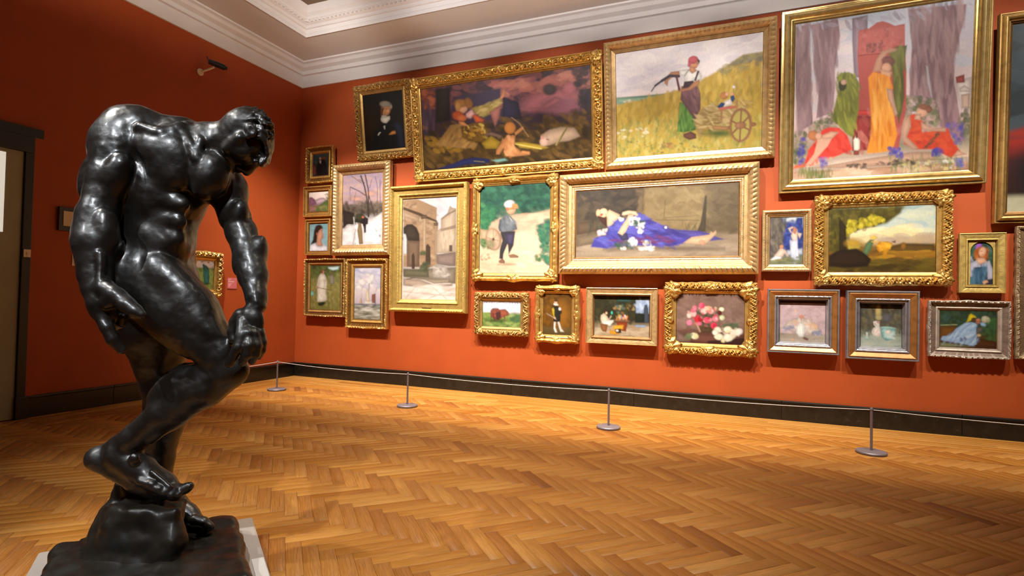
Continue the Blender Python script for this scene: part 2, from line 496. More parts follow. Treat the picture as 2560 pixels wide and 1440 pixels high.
class Field:
    """signed distance field on a voxel grid, turned into a quad mesh (surface nets)"""
    def __init__(s, lo, hi, h):
        s.lo = np.array(lo, float); s.h = h
        s.n = np.ceil((np.array(hi)-s.lo)/h).astype(int)+1
        s.F = np.full(s.n, .15, np.float32)
        s.ax = [s.lo[i]+h*np.arange(s.n[i]) for i in range(3)]
    def win(s, lo, hi):
        a = np.clip(np.floor((np.array(lo)-s.lo)/s.h).astype(int), 0, s.n)
        b = np.clip(np.ceil((np.array(hi)-s.lo)/s.h).astype(int)+1, 0, s.n)
        sl = tuple(slice(a[i], b[i]) for i in range(3))
        X = s.ax[0][sl[0]][:, None, None]; Y = s.ax[1][sl[1]][None, :, None]; Z = s.ax[2][sl[2]][None, None, :]
        return sl, X, Y, Z
    def smin(s, sl, d, k):
        A = s.F[sl]
        h = np.clip(.5+.5*(A-d)/k, 0, 1)
        s.F[sl] = A*(1-h)+d*h-k*h*(1-h)
    def smax(s, sl, d, k):
        A = s.F[sl]
        h = np.clip(.5-.5*(A-d)/k, 0, 1)
        s.F[sl] = A*(1-h)+d*h+k*h*(1-h)
    def capsule(s, a, ra, b, rb, k):
        a = np.array(a); b = np.array(b); R = max(ra, rb)+k+.02
        sl, X, Y, Z = s.win(np.minimum(a, b)-R, np.maximum(a, b)+R)
        e = b-a; L2 = max(e@e, 1e-9)
        t = np.clip(((X-a[0])*e[0]+(Y-a[1])*e[1]+(Z-a[2])*e[2])/L2, 0, 1)
        d = np.sqrt((X-a[0]-t*e[0])**2+(Y-a[1]-t*e[1])**2+(Z-a[2]-t*e[2])**2)-(ra+(rb-ra)*t)
        s.smin(sl, d.astype(np.float32), k)
    def ellipsoid(s, c, r, ang, k, sub=False):
        R = max(r)+k+.02
        c = np.array(c)
        sl, X, Y, Z = s.win(c-R, c+R)
        ca, sa = math.cos(ang), math.sin(ang)
        u = (X-c[0])*ca+(Z-c[2])*sa; v = -(X-c[0])*sa+(Z-c[2])*ca; w = Y-c[1]
        k0 = np.sqrt((u/r[0])**2+(v/r[1])**2+(w/r[2])**2)
        k1 = np.sqrt((u/r[0]**2)**2+(v/r[1]**2)**2+(w/r[2]**2)**2)+1e-9
        d = (k0*(k0-1)/k1).astype(np.float32)
        if sub: s.smax(sl, -d, k)
        else: s.smin(sl, d, k)
    def noise(s, amp, wl, seed, ridged=False):
        rng = np.random.RandomState(seed)
        m = [int(s.n[i]*s.h/wl)+3 for i in range(3)]
        G = rng.rand(*m).astype(np.float32)*2-1
        T = []
        for i in range(3):
            q = np.arange(s.n[i])*s.h/wl; j = q.astype(int); f = q-j; f = f*f*(3-2*f)
            T.append((j, f.astype(np.float32)))
        A = G[T[0][0]]*(1-T[0][1])[:, None, None]+G[T[0][0]+1]*T[0][1][:, None, None]
        A = A[:, T[1][0]]*(1-T[1][1])[None, :, None]+A[:, T[1][0]+1]*T[1][1][None, :, None]
        A = A[:, :, T[2][0]]*(1-T[2][1])+A[:, :, T[2][0]+1]*T[2][1]
        if ridged: A = 1-2*np.abs(A)
        s.F += amp*A
    def mesh(s):
        F = s.F
        F[0], F[-1], F[:, 0], F[:, -1], F[:, :, 0], F[:, :, -1] = (.1,)*6
        ins = F < 0
        cnt = np.zeros(np.array(F.shape)-1, np.int8)
        for i in (0, 1):
            for j in (0, 1):
                for k in (0, 1):
                    cnt += ins[i:F.shape[0]-1+i, j:F.shape[1]-1+j, k:F.shape[2]-1+k]
        cells = np.argwhere((cnt > 0) & (cnt < 8))
        ids = np.full(cnt.shape, -1, np.int64); ids[tuple(cells.T)] = np.arange(len(cells))
        P = np.zeros((len(cells), 3)); C = np.zeros(len(cells))
        cor = [(i, j, k) for i in (0, 1) for j in (0, 1) for k in (0, 1)]
        for a in range(8):
            for b in range(a+1, 8):
                if sum(abs(cor[a][q]-cor[b][q]) for q in range(3)) != 1: continue
                fa = F[tuple((cells+cor[a]).T)]; fb = F[tuple((cells+cor[b]).T)]
                m = (fa < 0) != (fb < 0)
                t = np.where(m, fa/np.where(m, fa-fb, 1), 0)
                pt = np.array(cor[a])+t[:, None]*(np.array(cor[b])-np.array(cor[a]))
                P[m] += pt[m]; C[m] += 1
        V = s.lo+(cells+P/C[:, None])*s.h
        Q = []
        for ax in range(3):
            o1, o2 = [(1, 2), (2, 0), (0, 1)][ax]
            sl0 = [slice(None)]*3; sl1 = [slice(None)]*3
            sl0[ax] = slice(0, -1); sl1[ax] = slice(1, None)
            A, B = ins[tuple(sl0)], ins[tuple(sl1)]
            E = np.argwhere(A != B)
            E = E[(E[:, o1] > 0) & (E[:, o2] > 0) & (E[:, o1] < F.shape[o1]-1) & (E[:, o2] < F.shape[o2]-1)]
            inside = ins[tuple(E.T)]
            d1 = np.zeros(3, int); d1[o1] = 1; d2 = np.zeros(3, int); d2[o2] = 1
            q = np.stack([ids[tuple((E-d1-d2).T)], ids[tuple((E-d2).T)], ids[tuple(E.T)], ids[tuple((E-d1).T)]], 1)
            q[~inside] = q[~inside][:, ::-1]
            Q.append(q)
        Q = np.concatenate(Q)
        Q = Q[(Q >= 0).all(1)]
        # light relaxation of the voxel steps
        for _ in range(2):
            acc = np.zeros_like(V); c = np.zeros(len(V))
            for i in range(4):
                np.add.at(acc, Q[:, i], V[Q[:, (i+1) % 4]]+V[Q[:, (i+3) % 4]]); np.add.at(c, Q[:, i], 2)
            V = V*.5+.5*acc/np.maximum(c, 1)[:, None]
        return V, Q

STATUE = (4.25, -5.20, 0)
S_ROT = math.atan2(.379, .925)
statue = empty('bronze_statue', STATUE, S_ROT)
tag(statue, 'dark bronze statue of a stooping muscular nude man with one foot on a rock', 'statue')
FIGURE = [
('c',-.0936,.0487,1.3239,.1554,-.0771,.0334,1.4784,.1375,.0438),('c',-.0771,.0334,1.4784,.1375,-.0571,.0195,1.6487,.1574,.0438),
('c',-.0571,.0195,1.6487,.1574,-.0207,.0162,1.7949,.1574,.0438),('e',-.053,.0183,1.7002,.1814,.1916,.1506,.1396,.0269),
('e',-.0987,.0575,1.3068,.1698,.1386,.156,0,.0269),('c',-.1403,-.0147,1.8920,.1183,.0216,.0157,1.8180,.13,.0404),
('c',.0216,.0157,1.8180,.13,.1891,.0619,1.7175,.0836,.0404),('c',-.1443,.0009,1.9478,.0783,-.0145,.0136,1.9097,.089,.0337),
('c',-.0145,.0136,1.9097,.089,.1227,.0141,1.8920,.0787,.0337),('e',-.1412,-.0321,1.9173,.1376,.1175,.1208,-.2094,.0236),
('c',-.0062,.003,1.8553,.0953,.1351,.0075,1.8869,.0853,.0269),('c',.1351,.0075,1.8869,.0853,.2592,-.0031,1.9070,.0832,.0269),
('e',.0442,-.0916,1.7978,.098,.1404,.0686,.2094,.0202),('e',.0041,-.1027,1.8367,.1073,.078,.0618,-.3491,.0236),
('e',.187,-.0566,1.7398,.0762,.1028,.0696,-.2443,.0202),('c',.075,-.0745,1.9354,.0214,.1352,-.0996,1.8517,.0179,.0152),
('c',.1352,-.0996,1.8517,.0179,.1655,-.1151,1.7943,.0145,.0152),('c',.0825,-.038,1.9572,.0167,.161,-.0833,1.8783,.0148,.0135),
('c',.161,-.0833,1.8783,.0148,.1667,-.1119,1.8000,.0129,.0135),('c',.0698,-.0978,1.9214,.0179,.0255,-.1342,1.8929,.0192,.0202),
('c',.0255,-.1342,1.8929,.0192,-.0487,-.1348,1.9139,.0192,.0202),('c',.17,-.0952,1.8093,.013,.2124,-.0508,1.7817,.015,.0168),
('c',.2124,-.0508,1.7817,.015,.2438,-.0063,1.7523,.0152,.0168),('e',.0282,-.0877,1.6228,.0408,.0359,.0294,0,.0303),
('e',.0872,-.0874,1.6126,.0408,.0359,.0294,0,.0303),('e',.0166,-.0861,1.5523,.0408,.0359,.0294,0,.0303),
('e',.0756,-.0858,1.5421,.0408,.0359,.0294,0,.0303),('e',.0083,-.0845,1.4803,.0408,.0359,.0294,0,.0303),
('e',.0673,-.0843,1.4717,.0408,.0359,.0294,0,.0303),('e',-.0144,-.0366,1.4469,.1167,.13,.0967,0,.0303),
('e',-.1595,-.0051,1.5403,.0778,.1269,.0947,.1396,.0269),('e',.056,-.0005,1.4944,.0407,.0881,.0711,0,.0269),
('e',-.1237,-.0566,1.4377,.0661,.0529,.0628,-.2618,.0236),('e',-.0675,-.0969,1.7319,.0391,.0147,.0228,-.5585,.0135),
('e',-.0714,-.0958,1.6830,.0391,.0147,.0228,-.5585,.0135),('e',-.0753,-.0947,1.6341,.0391,.0147,.0228,-.5585,.0135),
('e',-.0791,-.0936,1.5852,.0391,.0147,.0228,-.5585,.0135),('c',-.1778,.0216,1.7757,.0994,-.1816,.0268,1.5442,.0926,.0371),
('c',.0422,.0267,1.9285,.0654,-.0725,.1136,1.8087,.1033,.0371),('c',-.0725,.1136,1.8087,.1033,-.1208,.1192,1.5583,.0962,.0371),
('e',-.1983,.0926,1.2445,.123,.13,.1406,0,.0269),('e',-.157,.1938,1.2374,.1354,.1354,.1208,0,.0269),
('e',-.1753,-.09,1.8694,.0949,.1178,.0949,-.384,.0202),('e',-.2236,-.0893,1.8357,.0523,.0785,.0654,-.2793,.0152),
('c',-.1561,-.1062,1.8389,.0877,-.1653,-.1402,1.7055,.0766,.0202),('c',-.1653,-.1402,1.7055,.0766,-.1767,-.1772,1.5553,.0658,.0202),
('e',-.1142,-.1672,1.7085,.0536,.0978,.0536,-.2793,.0152),('e',-.2242,-.1303,1.7146,.0513,.1155,.0609,-.2793,.0152),
('c',-.1802,-.1804,1.5469,.0689,-.1603,-.2016,1.4431,.0774,.0168),('c',-.1603,-.2016,1.4431,.0774,-.1343,-.2357,1.3104,.0517,.0168),
('c',-.1343,-.2357,1.3104,.0517,-.1258,-.2448,1.2678,.0439,.0168),('e',-.1166,-.2126,1.4815,.0462,.0924,.0493,.0698,.0135),
('e',-.208,-.1884,1.4513,.0436,.0935,.053,.1047,.0135),('e',-.2107,-.1569,1.5499,.0443,.0411,.0506,0,.0135),
('c',-.0982,-.2578,1.3931,.0166,-.0816,-.2791,1.2947,.0134,.0101),('c',-.1242,-.2447,1.2648,.0439,-.0908,-.2502,1.2080,.0468,.0135),
('c',-.0908,-.2502,1.2080,.0468,-.0718,-.2492,1.1662,.0407,.0135),('e',-.0838,-.2536,1.2082,.0542,.0723,.0331,-.5236,.0135),
('c',-.0835,-.2662,1.1693,.0247,-.0541,-.2751,1.1195,.0231,.0084),('c',-.0541,-.2751,1.1195,.0231,-.0318,-.2707,1.0751,.0209,.0084),
('c',-.0318,-.2707,1.0751,.0209,-.0077,-.2563,1.0341,.0165,.0084),('c',-.0922,-.2257,1.1682,.0229,-.0663,-.2214,1.1259,.0214,.0067),
('c',-.0663,-.2214,1.1259,.0214,-.0396,-.2249,1.1327,.0191,.0067),('c',-.0396,-.2249,1.1327,.0191,-.0292,-.2321,1.1544,.0167,.0067),
('c',-.1083,-.1955,1.1733,.0224,-.0837,-.1844,1.1301,.021,.0067),('c',-.0837,-.1844,1.1301,.021,-.062,-.1845,1.1337,.0187,.0067),
('c',-.062,-.1845,1.1337,.0187,-.0539,-.1883,1.1557,.0163,.0067),('c',-.1251,-.1688,1.1850,.0212,-.1058,-.1545,1.1473,.0197,.0067),
('c',-.1058,-.1545,1.1473,.0197,-.0893,-.1512,1.1507,.0174,.0067),('c',-.0893,-.1512,1.1507,.0174,-.0834,-.1516,1.1698,.0158,.0067),
('c',-.0841,-.2584,1.2713,.0361,-.0214,-.2811,1.2364,.0342,.0118),('c',-.0214,-.2811,1.2364,.0342,.031,-.2904,1.2033,.0274,.0118),
('c',.031,-.2904,1.2033,.0274,.0633,-.2934,1.1833,.0244,.0118),('c',.0633,-.2934,1.1833,.0244,.0872,-.293,1.1691,.0185,.0118),
('e',-.0408,-.2941,1.2122,.0266,.0236,.0177,0,.0135),('e',.2102,.0621,1.7075,.0732,.0871,.0836,-.1745,.0202),
('c',.2125,.0594,1.6791,.0731,.2472,.0445,1.5902,.0588,.0202),('c',.2472,.0445,1.5902,.0588,.2846,.0293,1.5198,.0601,.0202),
('e',.2812,.0043,1.5847,.0408,.0747,.0374,-.2793,.0135),('c',.2897,.026,1.5160,.0617,.3351,.001,1.4324,.061,.0168),
('c',.3351,.001,1.4324,.061,.3731,-.0371,1.3297,.0566,.0168),('c',.3731,-.0371,1.3297,.0566,.41,-.0823,1.2436,.0408,.0168),
('c',.41,-.0823,1.2436,.0408,.4218,-.0983,1.2065,.0388,.0168),('e',.3661,.0047,1.4164,.0407,.0916,.0458,-.2443,.0135),
('e',.3216,-.0222,1.4133,.0335,.0838,.0369,-.2443,.0135),('e',.2918,.0559,1.5371,.0416,.0382,.0382,0,.0135),
('c',.3907,-.0805,1.3118,.0114,.4307,-.1256,1.2230,.0112,.0084),('e',.4114,-.1206,1.1505,.0512,.0641,.0288,.2443,.0135),
('c',.3846,-.1373,1.1410,.0238,.4021,-.1698,1.0895,.0243,.0067),('c',.4021,-.1698,1.0895,.0243,.3925,-.1857,1.0469,.0202,.0067),
('c',.3925,-.1857,1.0469,.0202,.3628,-.1843,.9842,.0171,.0067),('c',.414,-.1533,1.1076,.0213,.4341,-.1757,1.0563,.0203,.0051),
('c',.4341,-.1757,1.0563,.0203,.4271,-.1783,1.0190,.0179,.0051),('c',.4271,-.1783,1.0190,.0179,.4058,-.1708,.9867,.0156,.0051),
('c',.4314,-.1398,1.1040,.0214,.4514,-.1554,1.0519,.0197,.0051),('c',.4514,-.1554,1.0519,.0197,.449,-.1546,1.0172,.0181,.0051),
('c',.449,-.1546,1.0172,.0181,.4306,-.1439,.9889,.0158,.0051),('c',.4412,-.1163,1.1093,.02,.4595,-.1253,1.0624,.0184,.0051),
('c',.4595,-.1253,1.0624,.0184,.4571,-.1212,1.0301,.0168,.0051),('c',.4571,-.1212,1.0301,.0168,.4418,-.1105,1.0032,.0145,.0051),
('c',.3676,-.111,1.1718,.029,.3458,-.1103,1.1392,.0241,.0084),('c',.3458,-.1103,1.1392,.0241,.3387,-.1162,1.1008,.0208,.0084),
('c',.3387,-.1162,1.1008,.0208,.346,-.1256,1.0696,.0176,.0084),('e',.405,-.1734,1.1023,.0172,.0156,.0141,0,.0084),
('e',.4253,-.1701,1.1025,.0172,.0156,.0141,0,.0084),('e',.441,-.1531,1.0987,.0173,.0158,.0142,0,.0084),
('e',.449,-.1296,1.1038,.0175,.0159,.0143,0,.0084),('c',-.0833,-.0184,1.3127,.1628,.1105,-.0536,1.1584,.1254,.0371),
('c',.1105,-.0536,1.1584,.1254,.2629,-.0668,1.0016,.0868,.0371),('e',.1111,-.0963,1.2601,.1977,.0746,.0746,-.7679,.0202),
('e',.2008,-.1105,1.1458,.1287,.0515,.0515,-.8029,.0168),('e',.0454,-.0391,1.1152,.1793,.073,.0963,-.6981,.0202),
('e',.0583,-.1111,1.3200,.1063,.0612,.0548,-.8727,.0202),('e',.3034,-.0655,.9467,.0721,.0688,.0622,0,.0202),
('e',.3412,-.0755,.9422,.044,.0424,.0359,0,.0152),('e',.2867,-.108,1.0382,.0547,.029,.0322,-.8727,.0135),
('c',.2905,-.0652,.9333,.0737,.202,-.0672,.8698,.0818,.0236),('c',.202,-.0672,.8698,.0818,.059,-.0683,.7661,.0735,.0236),
('c',.059,-.0683,.7661,.0735,-.0717,-.0625,.6565,.0523,.0236),('c',-.0717,-.0625,.6565,.0523,-.136,-.0613,.6044,.0507,.0236),
('e',.1009,-.0573,.876,.1544,.0723,.0789,.6458,.0168),('e',.1783,-.1109,.8649,.1411,.0353,.0353,.6458,.0118),
('e',.1941,-.0851,.9177,.0974,.0422,.0487,.6458,.0135),('c',.2926,-.0839,.8678,.0179,.1086,-.0946,.7371,.0145,.0118),
('c',.1086,-.0946,.7371,.0145,.008,-.0894,.6567,.0162,.0118),('c',-.0424,-.0604,.7135,.0278,-.1522,-.0587,.6359,.0229,.0168),
('c',-.1522,-.0587,.6359,.0229,-.2167,-.0576,.5855,.0328,.0168),('e',-.2236,-.0605,.5666,.0523,.0507,.0491,-.4363,.0168),
('c',-.1398,-.0643,.5857,.0555,-.046,-.0698,.5341,.0554,.0202),('c',-.046,-.0698,.5341,.0554,.0469,-.0718,.4753,.0455,.0202),
('c',.0469,-.0718,.4753,.0455,.098,-.0711,.4439,.0341,.0202),('c',-.1971,-.0602,.5508,.0393,-.0634,-.0652,.4773,.0391,.0168),
('c',-.0634,-.0652,.4773,.0391,.0375,-.0675,.4317,.0293,.0168),('e',-.0377,-.1182,.5869,.0223,.0255,.0159,0,.0101),
('e',.0169,-.1097,.5094,.0384,.0176,.0176,-.6632,.0118),('c',.0291,-.1102,.5352,.0096,.1085,-.119,.4795,.008,.0067),
('c',-.005,-.1196,.5026,.0191,.0378,-.1261,.4914,.0151,.0059),('c',.0378,-.1261,.4914,.0151,.0604,-.1308,.4777,.0135,.0059),
('e',.0442,-.1312,.4948,.015,.0135,.015,0,.0051),('c',.0234,-.1158,.4846,.0191,.0662,-.1223,.4734,.0159,.0059),
('c',.0662,-.1223,.4734,.0159,.0887,-.127,.4597,.0143,.0059),('e',.0725,-.1274,.4768,.0159,.0143,.0159,0,.0051),
('c',.0474,-.1055,.4753,.0192,.0903,-.112,.4641,.0168,.0059),('c',.0903,-.112,.4641,.0168,.1128,-.1167,.4503,.0151,.0059),
('e',.0965,-.1171,.4675,.0167,.0151,.0167,0,.0051),('c',.0668,-.0902,.4706,.0193,.1098,-.0967,.4593,.0185,.0059),
('c',.1098,-.0967,.4593,.0185,.1325,-.1014,.4454,.0166,.0059),('e',.1161,-.1018,.4627,.0184,.0166,.0184,0,.0051),
('c',.0725,-.0783,.4651,.0292,.1213,-.078,.4532,.0243,.0067),('c',.1213,-.078,.4532,.0243,.1475,-.0816,.4613,.0218,.0067),
('c',.1475,-.0816,.4613,.0218,.1635,-.0818,.4714,.0178,.0067),('c',-.1097,.117,1.2822,.1527,-.1308,.1381,1.0945,.143,.0371),
('c',-.1308,.1381,1.0945,.143,-.1188,.1603,.86,.0864,.0371),('e',-.0965,.1491,.8352,.0806,.0842,.0752,0,.0202),
('e',-.0444,.1051,.8431,.0387,.0422,.0317,0,.0135),('c',-.1102,.1664,.8143,.0794,-.1176,.1868,.6571,.0799,.0236),
('c',-.1176,.1868,.6571,.0799,-.133,.1973,.4915,.0564,.0236),('c',-.133,.1973,.4915,.0564,-.1344,.1997,.3822,.051,.0236),
('e',-.1434,.2149,.6778,.0826,.1322,.0735,0,.0202),('c',-.1447,.2004,.3547,.051,-.0673,.1897,.306,.0544,.0202),
('c',-.0673,.1897,.306,.0544,.0116,.1758,.2537,.0432,.0202),('c',.0116,.1758,.2537,.0432,.061,.1662,.23,.0323,.0202),
('e',-.1652,.2112,.3234,.0493,.0457,.0493,0,.0168),('c',.0768,.1185,.2562,.0246,.1192,.1187,.2482,.022,.0051),
('c',.1192,.1187,.2482,.022,.1478,.1191,.2277,.0194,.0051),('c',.0507,.149,.2454,.0232,.0919,.1492,.2373,.0205,.0051),
('c',.0919,.1492,.2373,.0205,.119,.1497,.2183,.0185,.0051),('c',.0263,.1762,.236,.0216,.0661,.1764,.2278,.0189,.0051),
('c',.0661,.1764,.2278,.0189,.0917,.1768,.2104,.0176,.0051),('c',.0027,.2016,.2274,.02,.0411,.2018,.2191,.0173,.0051),
('c',.0411,.2018,.2191,.0173,.0651,.2022,.2032,.0167,.0051),('c',-.0191,.2237,.2201,.0184,.0178,.2239,.2117,.0156,.0051),
('c',.0178,.2239,.2117,.0156,.0401,.2242,.1975,.0158,.0051),('e',.3145,-.0071,1.9394,.1035,.1052,.0933,.1396,.0202),
('e',.304,-.0056,1.8730,.0984,.0797,.0797,-.0698,.0236),('e',.2435,-.0051,1.8480,.0712,.0577,.0645,-.4189,.0202),
('e',.2615,-.0039,1.7941,.0305,.0254,.0322,0,.0152),('e',.3682,-.0059,1.8879,.0509,.0611,.0797,0,.0236),
('c',.3595,-.0043,1.8165,.0221,.3312,-.0037,1.7888,.0187,.0101),('c',.3312,-.0037,1.7888,.0187,.318,-.0033,1.7716,.0161,.0101),
('e',.3128,-.0034,1.7748,.0153,.0119,.0254,0,.0067),('c',.2988,-.0305,1.7817,.0117,.2822,-.0036,1.7810,.0136,.0067),
('c',.2822,-.0036,1.7810,.0136,.272,.0231,1.7940,.012,.0067),('c',.4015,-.0447,1.8156,.0167,.3866,-.0044,1.8205,.017,.0135),
('c',.3866,-.0044,1.8205,.017,.3646,.0357,1.8354,.0173,.0135),('e',.3206,-.0658,1.8534,.0496,.043,.033,-.1745,.0168),
('e',.2605,.0547,1.8854,.0522,.0452,.0348,-.1745,.0168),('x',.3767,-.0477,1.7976,.0166,.0117,.0183,0,.0084),
('x',.3358,.0394,1.8184,.0173,.0121,.019,0,.0084),('e',.3717,-.0445,1.8066,.0125,.0125,.0133,0,.0051),
('e',.3337,.0359,1.8261,.0129,.0129,.0138,0,.0051),('c',.3314,-.0969,1.8893,.0212,.2681,-.0792,1.8486,.0197,.0202),
('e',.3299,.0721,1.9731,.0163,.0063,.0082,-.7615,.0051),('e',.4039,.0151,1.9260,.0191,.0074,.0095,-.0624,.0051),
('e',.2961,.0517,2.0365,.0171,.0066,.0085,-.1391,.0051),('e',.3319,.0719,1.9649,.0152,.0059,.0076,.2651,.0051),
('e',.3478,-.0776,1.9856,.0177,.0068,.0088,-.3099,.0051),('e',.4191,-.0407,1.9643,.0176,.0068,.0088,.3778,.0051),
('e',.2684,.0732,2.0136,.0176,.0068,.0088,.224,.0051),('e',.3294,.0602,2.0121,.0167,.0065,.0084,-.5796,.0051),
('e',.3391,-.0861,1.9685,.0161,.0062,.0081,-.2569,.0051),('e',.3053,-.0293,2.0318,.0185,.0072,.0093,.8089,.0051),
('e',.3736,.0099,2.0205,.0171,.0066,.0086,.0543,.0051),('e',.386,.0367,1.9545,.0186,.0072,.0093,-.9739,.0051),
('e',.4237,-.0393,1.9066,.0149,.0058,.0074,-.4582,.0051),('e',.368,.0268,2.0157,.0197,.0076,.0098,-.3419,.0051),
('e',.3457,.0561,2.0020,.0177,.0068,.0088,-.3767,.0051),('e',.4123,-.0662,1.9579,.015,.0058,.0075,-.0221,.0051),
('e',.2658,.0714,2.0161,.0143,.0055,.0071,-.3742,.0051),('e',.3428,-.0394,2.0260,.0147,.0057,.0073,.0668,.0051),
('e',.4139,.0005,1.9483,.0137,.0053,.0069,-.033,.0051),('e',.3786,.0408,1.9255,.0196,.0076,.0098,-.147,.0051),
('e',.3787,-.0792,1.9755,.0147,.0057,.0074,-.3823,.0051),('e',.3266,.0669,2.0007,.0162,.0063,.0081,.5525,.0051),
('e',.2996,.0814,1.9772,.0142,.0055,.0071,-.729,.0051),('e',.3091,.0215,2.0468,.0154,.0059,.0077,-.2578,.0051),
('e',.2706,.007,2.0402,.0148,.0057,.0074,-.3158,.0051),('e',.3491,.0632,1.9440,.018,.007,.009,-.9398,.0051),
('e',.4152,-.0065,1.9132,.0149,.0058,.0075,.169,.0051),('e',.4216,-.0164,1.9299,.018,.0069,.009,-.5234,.0051),
('e',.2754,-.0062,2.0367,.0149,.0058,.0074,.1814,.0051),('e',.4057,.0105,1.9175,.015,.0058,.0075,.0146,.0051),
('e',.3143,-.0114,2.0422,.0136,.0053,.0068,.0059,.0051),('e',.3595,.0557,1.9742,.0152,.0059,.0076,.2725,.0051),
('e',.3153,.0782,1.9627,.0197,.0076,.0098,-.2645,.0051),('e',.2666,.0121,2.0400,.019,.0073,.0095,.5024,.0051),
('e',.3492,-.0668,2.0005,.016,.0062,.008,-.3746,.0051),('e',.4052,-.0862,1.9227,.0182,.007,.0091,.2933,.0051),
('e',.417,-.0476,1.9662,.0179,.0069,.0089,.1097,.0051),('e',.3217,-.0186,2.0392,.0173,.0067,.0086,.6045,.0051),
('e',.2598,.0747,2.0091,.0199,.0077,.01,.5984,.0051),('e',.287,.078,2.0017,.0195,.0075,.0097,-.6236,.0051),
('e',.3058,-.051,2.0126,.0135,.0052,.0068,-.2197,.0051),('e',.3666,-.0284,2.0244,.0177,.0069,.0089,.8599,.0051),
('e',.3001,.0821,1.9692,.0197,.0076,.0098,-.9996,.0051),('e',.2698,.0693,2.0196,.0189,.0073,.0094,.4257,.0051),
('e',.3097,-.0241,2.0358,.0186,.0072,.0093,-.0796,.0051),('e',.3293,.029,2.0403,.0191,.0074,.0095,.6247,.0051),
('e',.3936,-.0175,2.0066,.0135,.0052,.0068,-.5337,.0051),('e',.3669,-.0087,2.0284,.0186,.0072,.0093,.3958,.0051),
('e',.3983,.0239,1.9458,.0183,.0071,.0091,-.3373,.0051),('e',.4086,-.0805,1.8974,.0178,.0069,.0089,-1.0637,.0051),
('e',.3623,.0177,2.0266,.0183,.0071,.0092,-.0888,.0051),('e',.4154,-.0066,1.9597,.0192,.0074,.0096,-.7843,.0051),
('e',.4258,-.0383,1.9220,.0185,.0071,.0092,-.3886,.0051),('e',.2789,.0755,2.0093,.0194,.0075,.0097,-.474,.0051),
('e',.4075,-.0812,1.9381,.0155,.006,.0077,.2113,.0051),('e',.4057,-.0861,1.9174,.014,.0054,.007,-.8259,.0051),
('e',.3636,.0277,2.0194,.0169,.0065,.0085,.6699,.0051),('e',.279,.0813,1.9937,.0159,.0061,.0079,-.0977,.0051),
('e',.399,-.0606,1.9827,.016,.0062,.008,-.5398,.0051),('e',.4083,-.0827,1.9293,.0151,.0058,.0075,.1102,.0051),
('e',.2963,-.0419,2.0186,.0172,.0067,.0086,.4182,.0051),('e',.4031,-.0856,1.9347,.0175,.0068,.0088,-.0607,.0051),
('e',.3278,.0663,2.0009,.0186,.0072,.0093,-.2824,.0051),('e',.3007,.0669,2.0189,.0144,.0056,.0072,-.4702,.0051),
('e',.2839,.0597,2.0310,.0194,.0075,.0097,-.0571,.0051),('e',.3513,.0247,2.0310,.0174,.0067,.0087,-.3783,.0051),
('e',.4256,-.0462,1.9340,.0151,.0058,.0076,-.5875,.0051),('e',.3045,.0812,1.9542,.0198,.0077,.0099,.0464,.0051),
('e',.3522,-.0777,1.9854,.0186,.0072,.0093,-.361,.0051),('e',.3697,-.0102,2.0266,.0169,.0065,.0084,.8474,.0051),
('e',.4258,-.0453,1.9206,.0172,.0066,.0086,-.0583,.0051),('e',.3788,-.0812,1.9722,.0148,.0057,.0074,.6278,.0051),
('e',.4081,-.0347,1.9866,.0186,.0072,.0093,.3044,.0051),('e',.3616,.0513,1.9862,.0158,.0061,.0079,.0189,.0051),
('e',.3881,.0136,2.0016,.0185,.0071,.0092,-.2846,.0051),('e',.2977,.081,1.9828,.0151,.0058,.0075,-.1749,.0051),
('e',.3583,-.0392,2.0225,.0154,.006,.0077,.9066,.0051),('e',.3097,.0635,2.0201,.0143,.0055,.0071,.7024,.0051),
('e',.3398,.0333,2.0333,.0142,.0055,.0071,-.1514,.0051),('e',.3348,-.0728,1.9920,.0139,.0054,.007,-.2135,.0051),
('e',.4173,-.0734,1.9215,.017,.0066,.0085,-.2707,.0051),('e',.2625,.0438,2.0376,.0169,.0065,.0085,-.2762,.0051),
('e',.3091,.0801,1.9593,.0159,.0061,.0079,-.908,.0051),('e',.3644,-.0642,2.0005,.0169,.0065,.0085,.8176,.0051),
('e',.3304,-.0619,2.0059,.0164,.0063,.0082,.4922,.0051),('e',.3456,-.0245,2.0335,.0163,.0063,.0082,-.1656,.0051),
('e',.3094,-.0079,2.0433,.0138,.0054,.0069,-.1147,.0051),('e',.2785,.045,2.0406,.0161,.0062,.0081,.4705,.0051),
('e',.2878,.0294,2.0460,.016,.0062,.008,.177,.0051),('e',.4035,-.086,1.9005,.0131,.0051,.0065,.191,.0051),
('e',.347,.0648,1.9604,.0191,.0074,.0095,.1028,.0051),('e',.4213,-.0229,1.9540,.0162,.0062,.0081,.0818,.0051),
('e',.4128,-.0792,1.9226,.0188,.0073,.0094,-.0275,.0051),('e',.4015,-.0831,1.9463,.0178,.0069,.0089,-.0234,.0051),
('e',.4256,-.0379,1.9204,.0186,.0072,.0093,-.6891,.0051),('e',.2915,.0787,1.9974,.0178,.0069,.0089,-.4741,.0051),
('e',.3278,-.0499,2.0183,.015,.0058,.0075,.8299,.0051),('e',.34,.0272,2.0364,.0187,.0072,.0094,.7668,.0051),
('e',.3459,-.0883,1.9648,.0168,.0065,.0084,.2783,.0051),('e',.3689,-.0181,2.0261,.0193,.0074,.0096,.0453,.0051),
('e',.423,-.0585,1.9104,.016,.0062,.008,-.3792,.0051),('e',.3302,.0465,2.0288,.015,.0058,.0075,-.4682,.0051),
('e',.2938,.0693,2.0176,.0199,.0077,.01,.4706,.0051),('e',.2902,.0818,1.9861,.0192,.0074,.0096,-.0389,.0051),
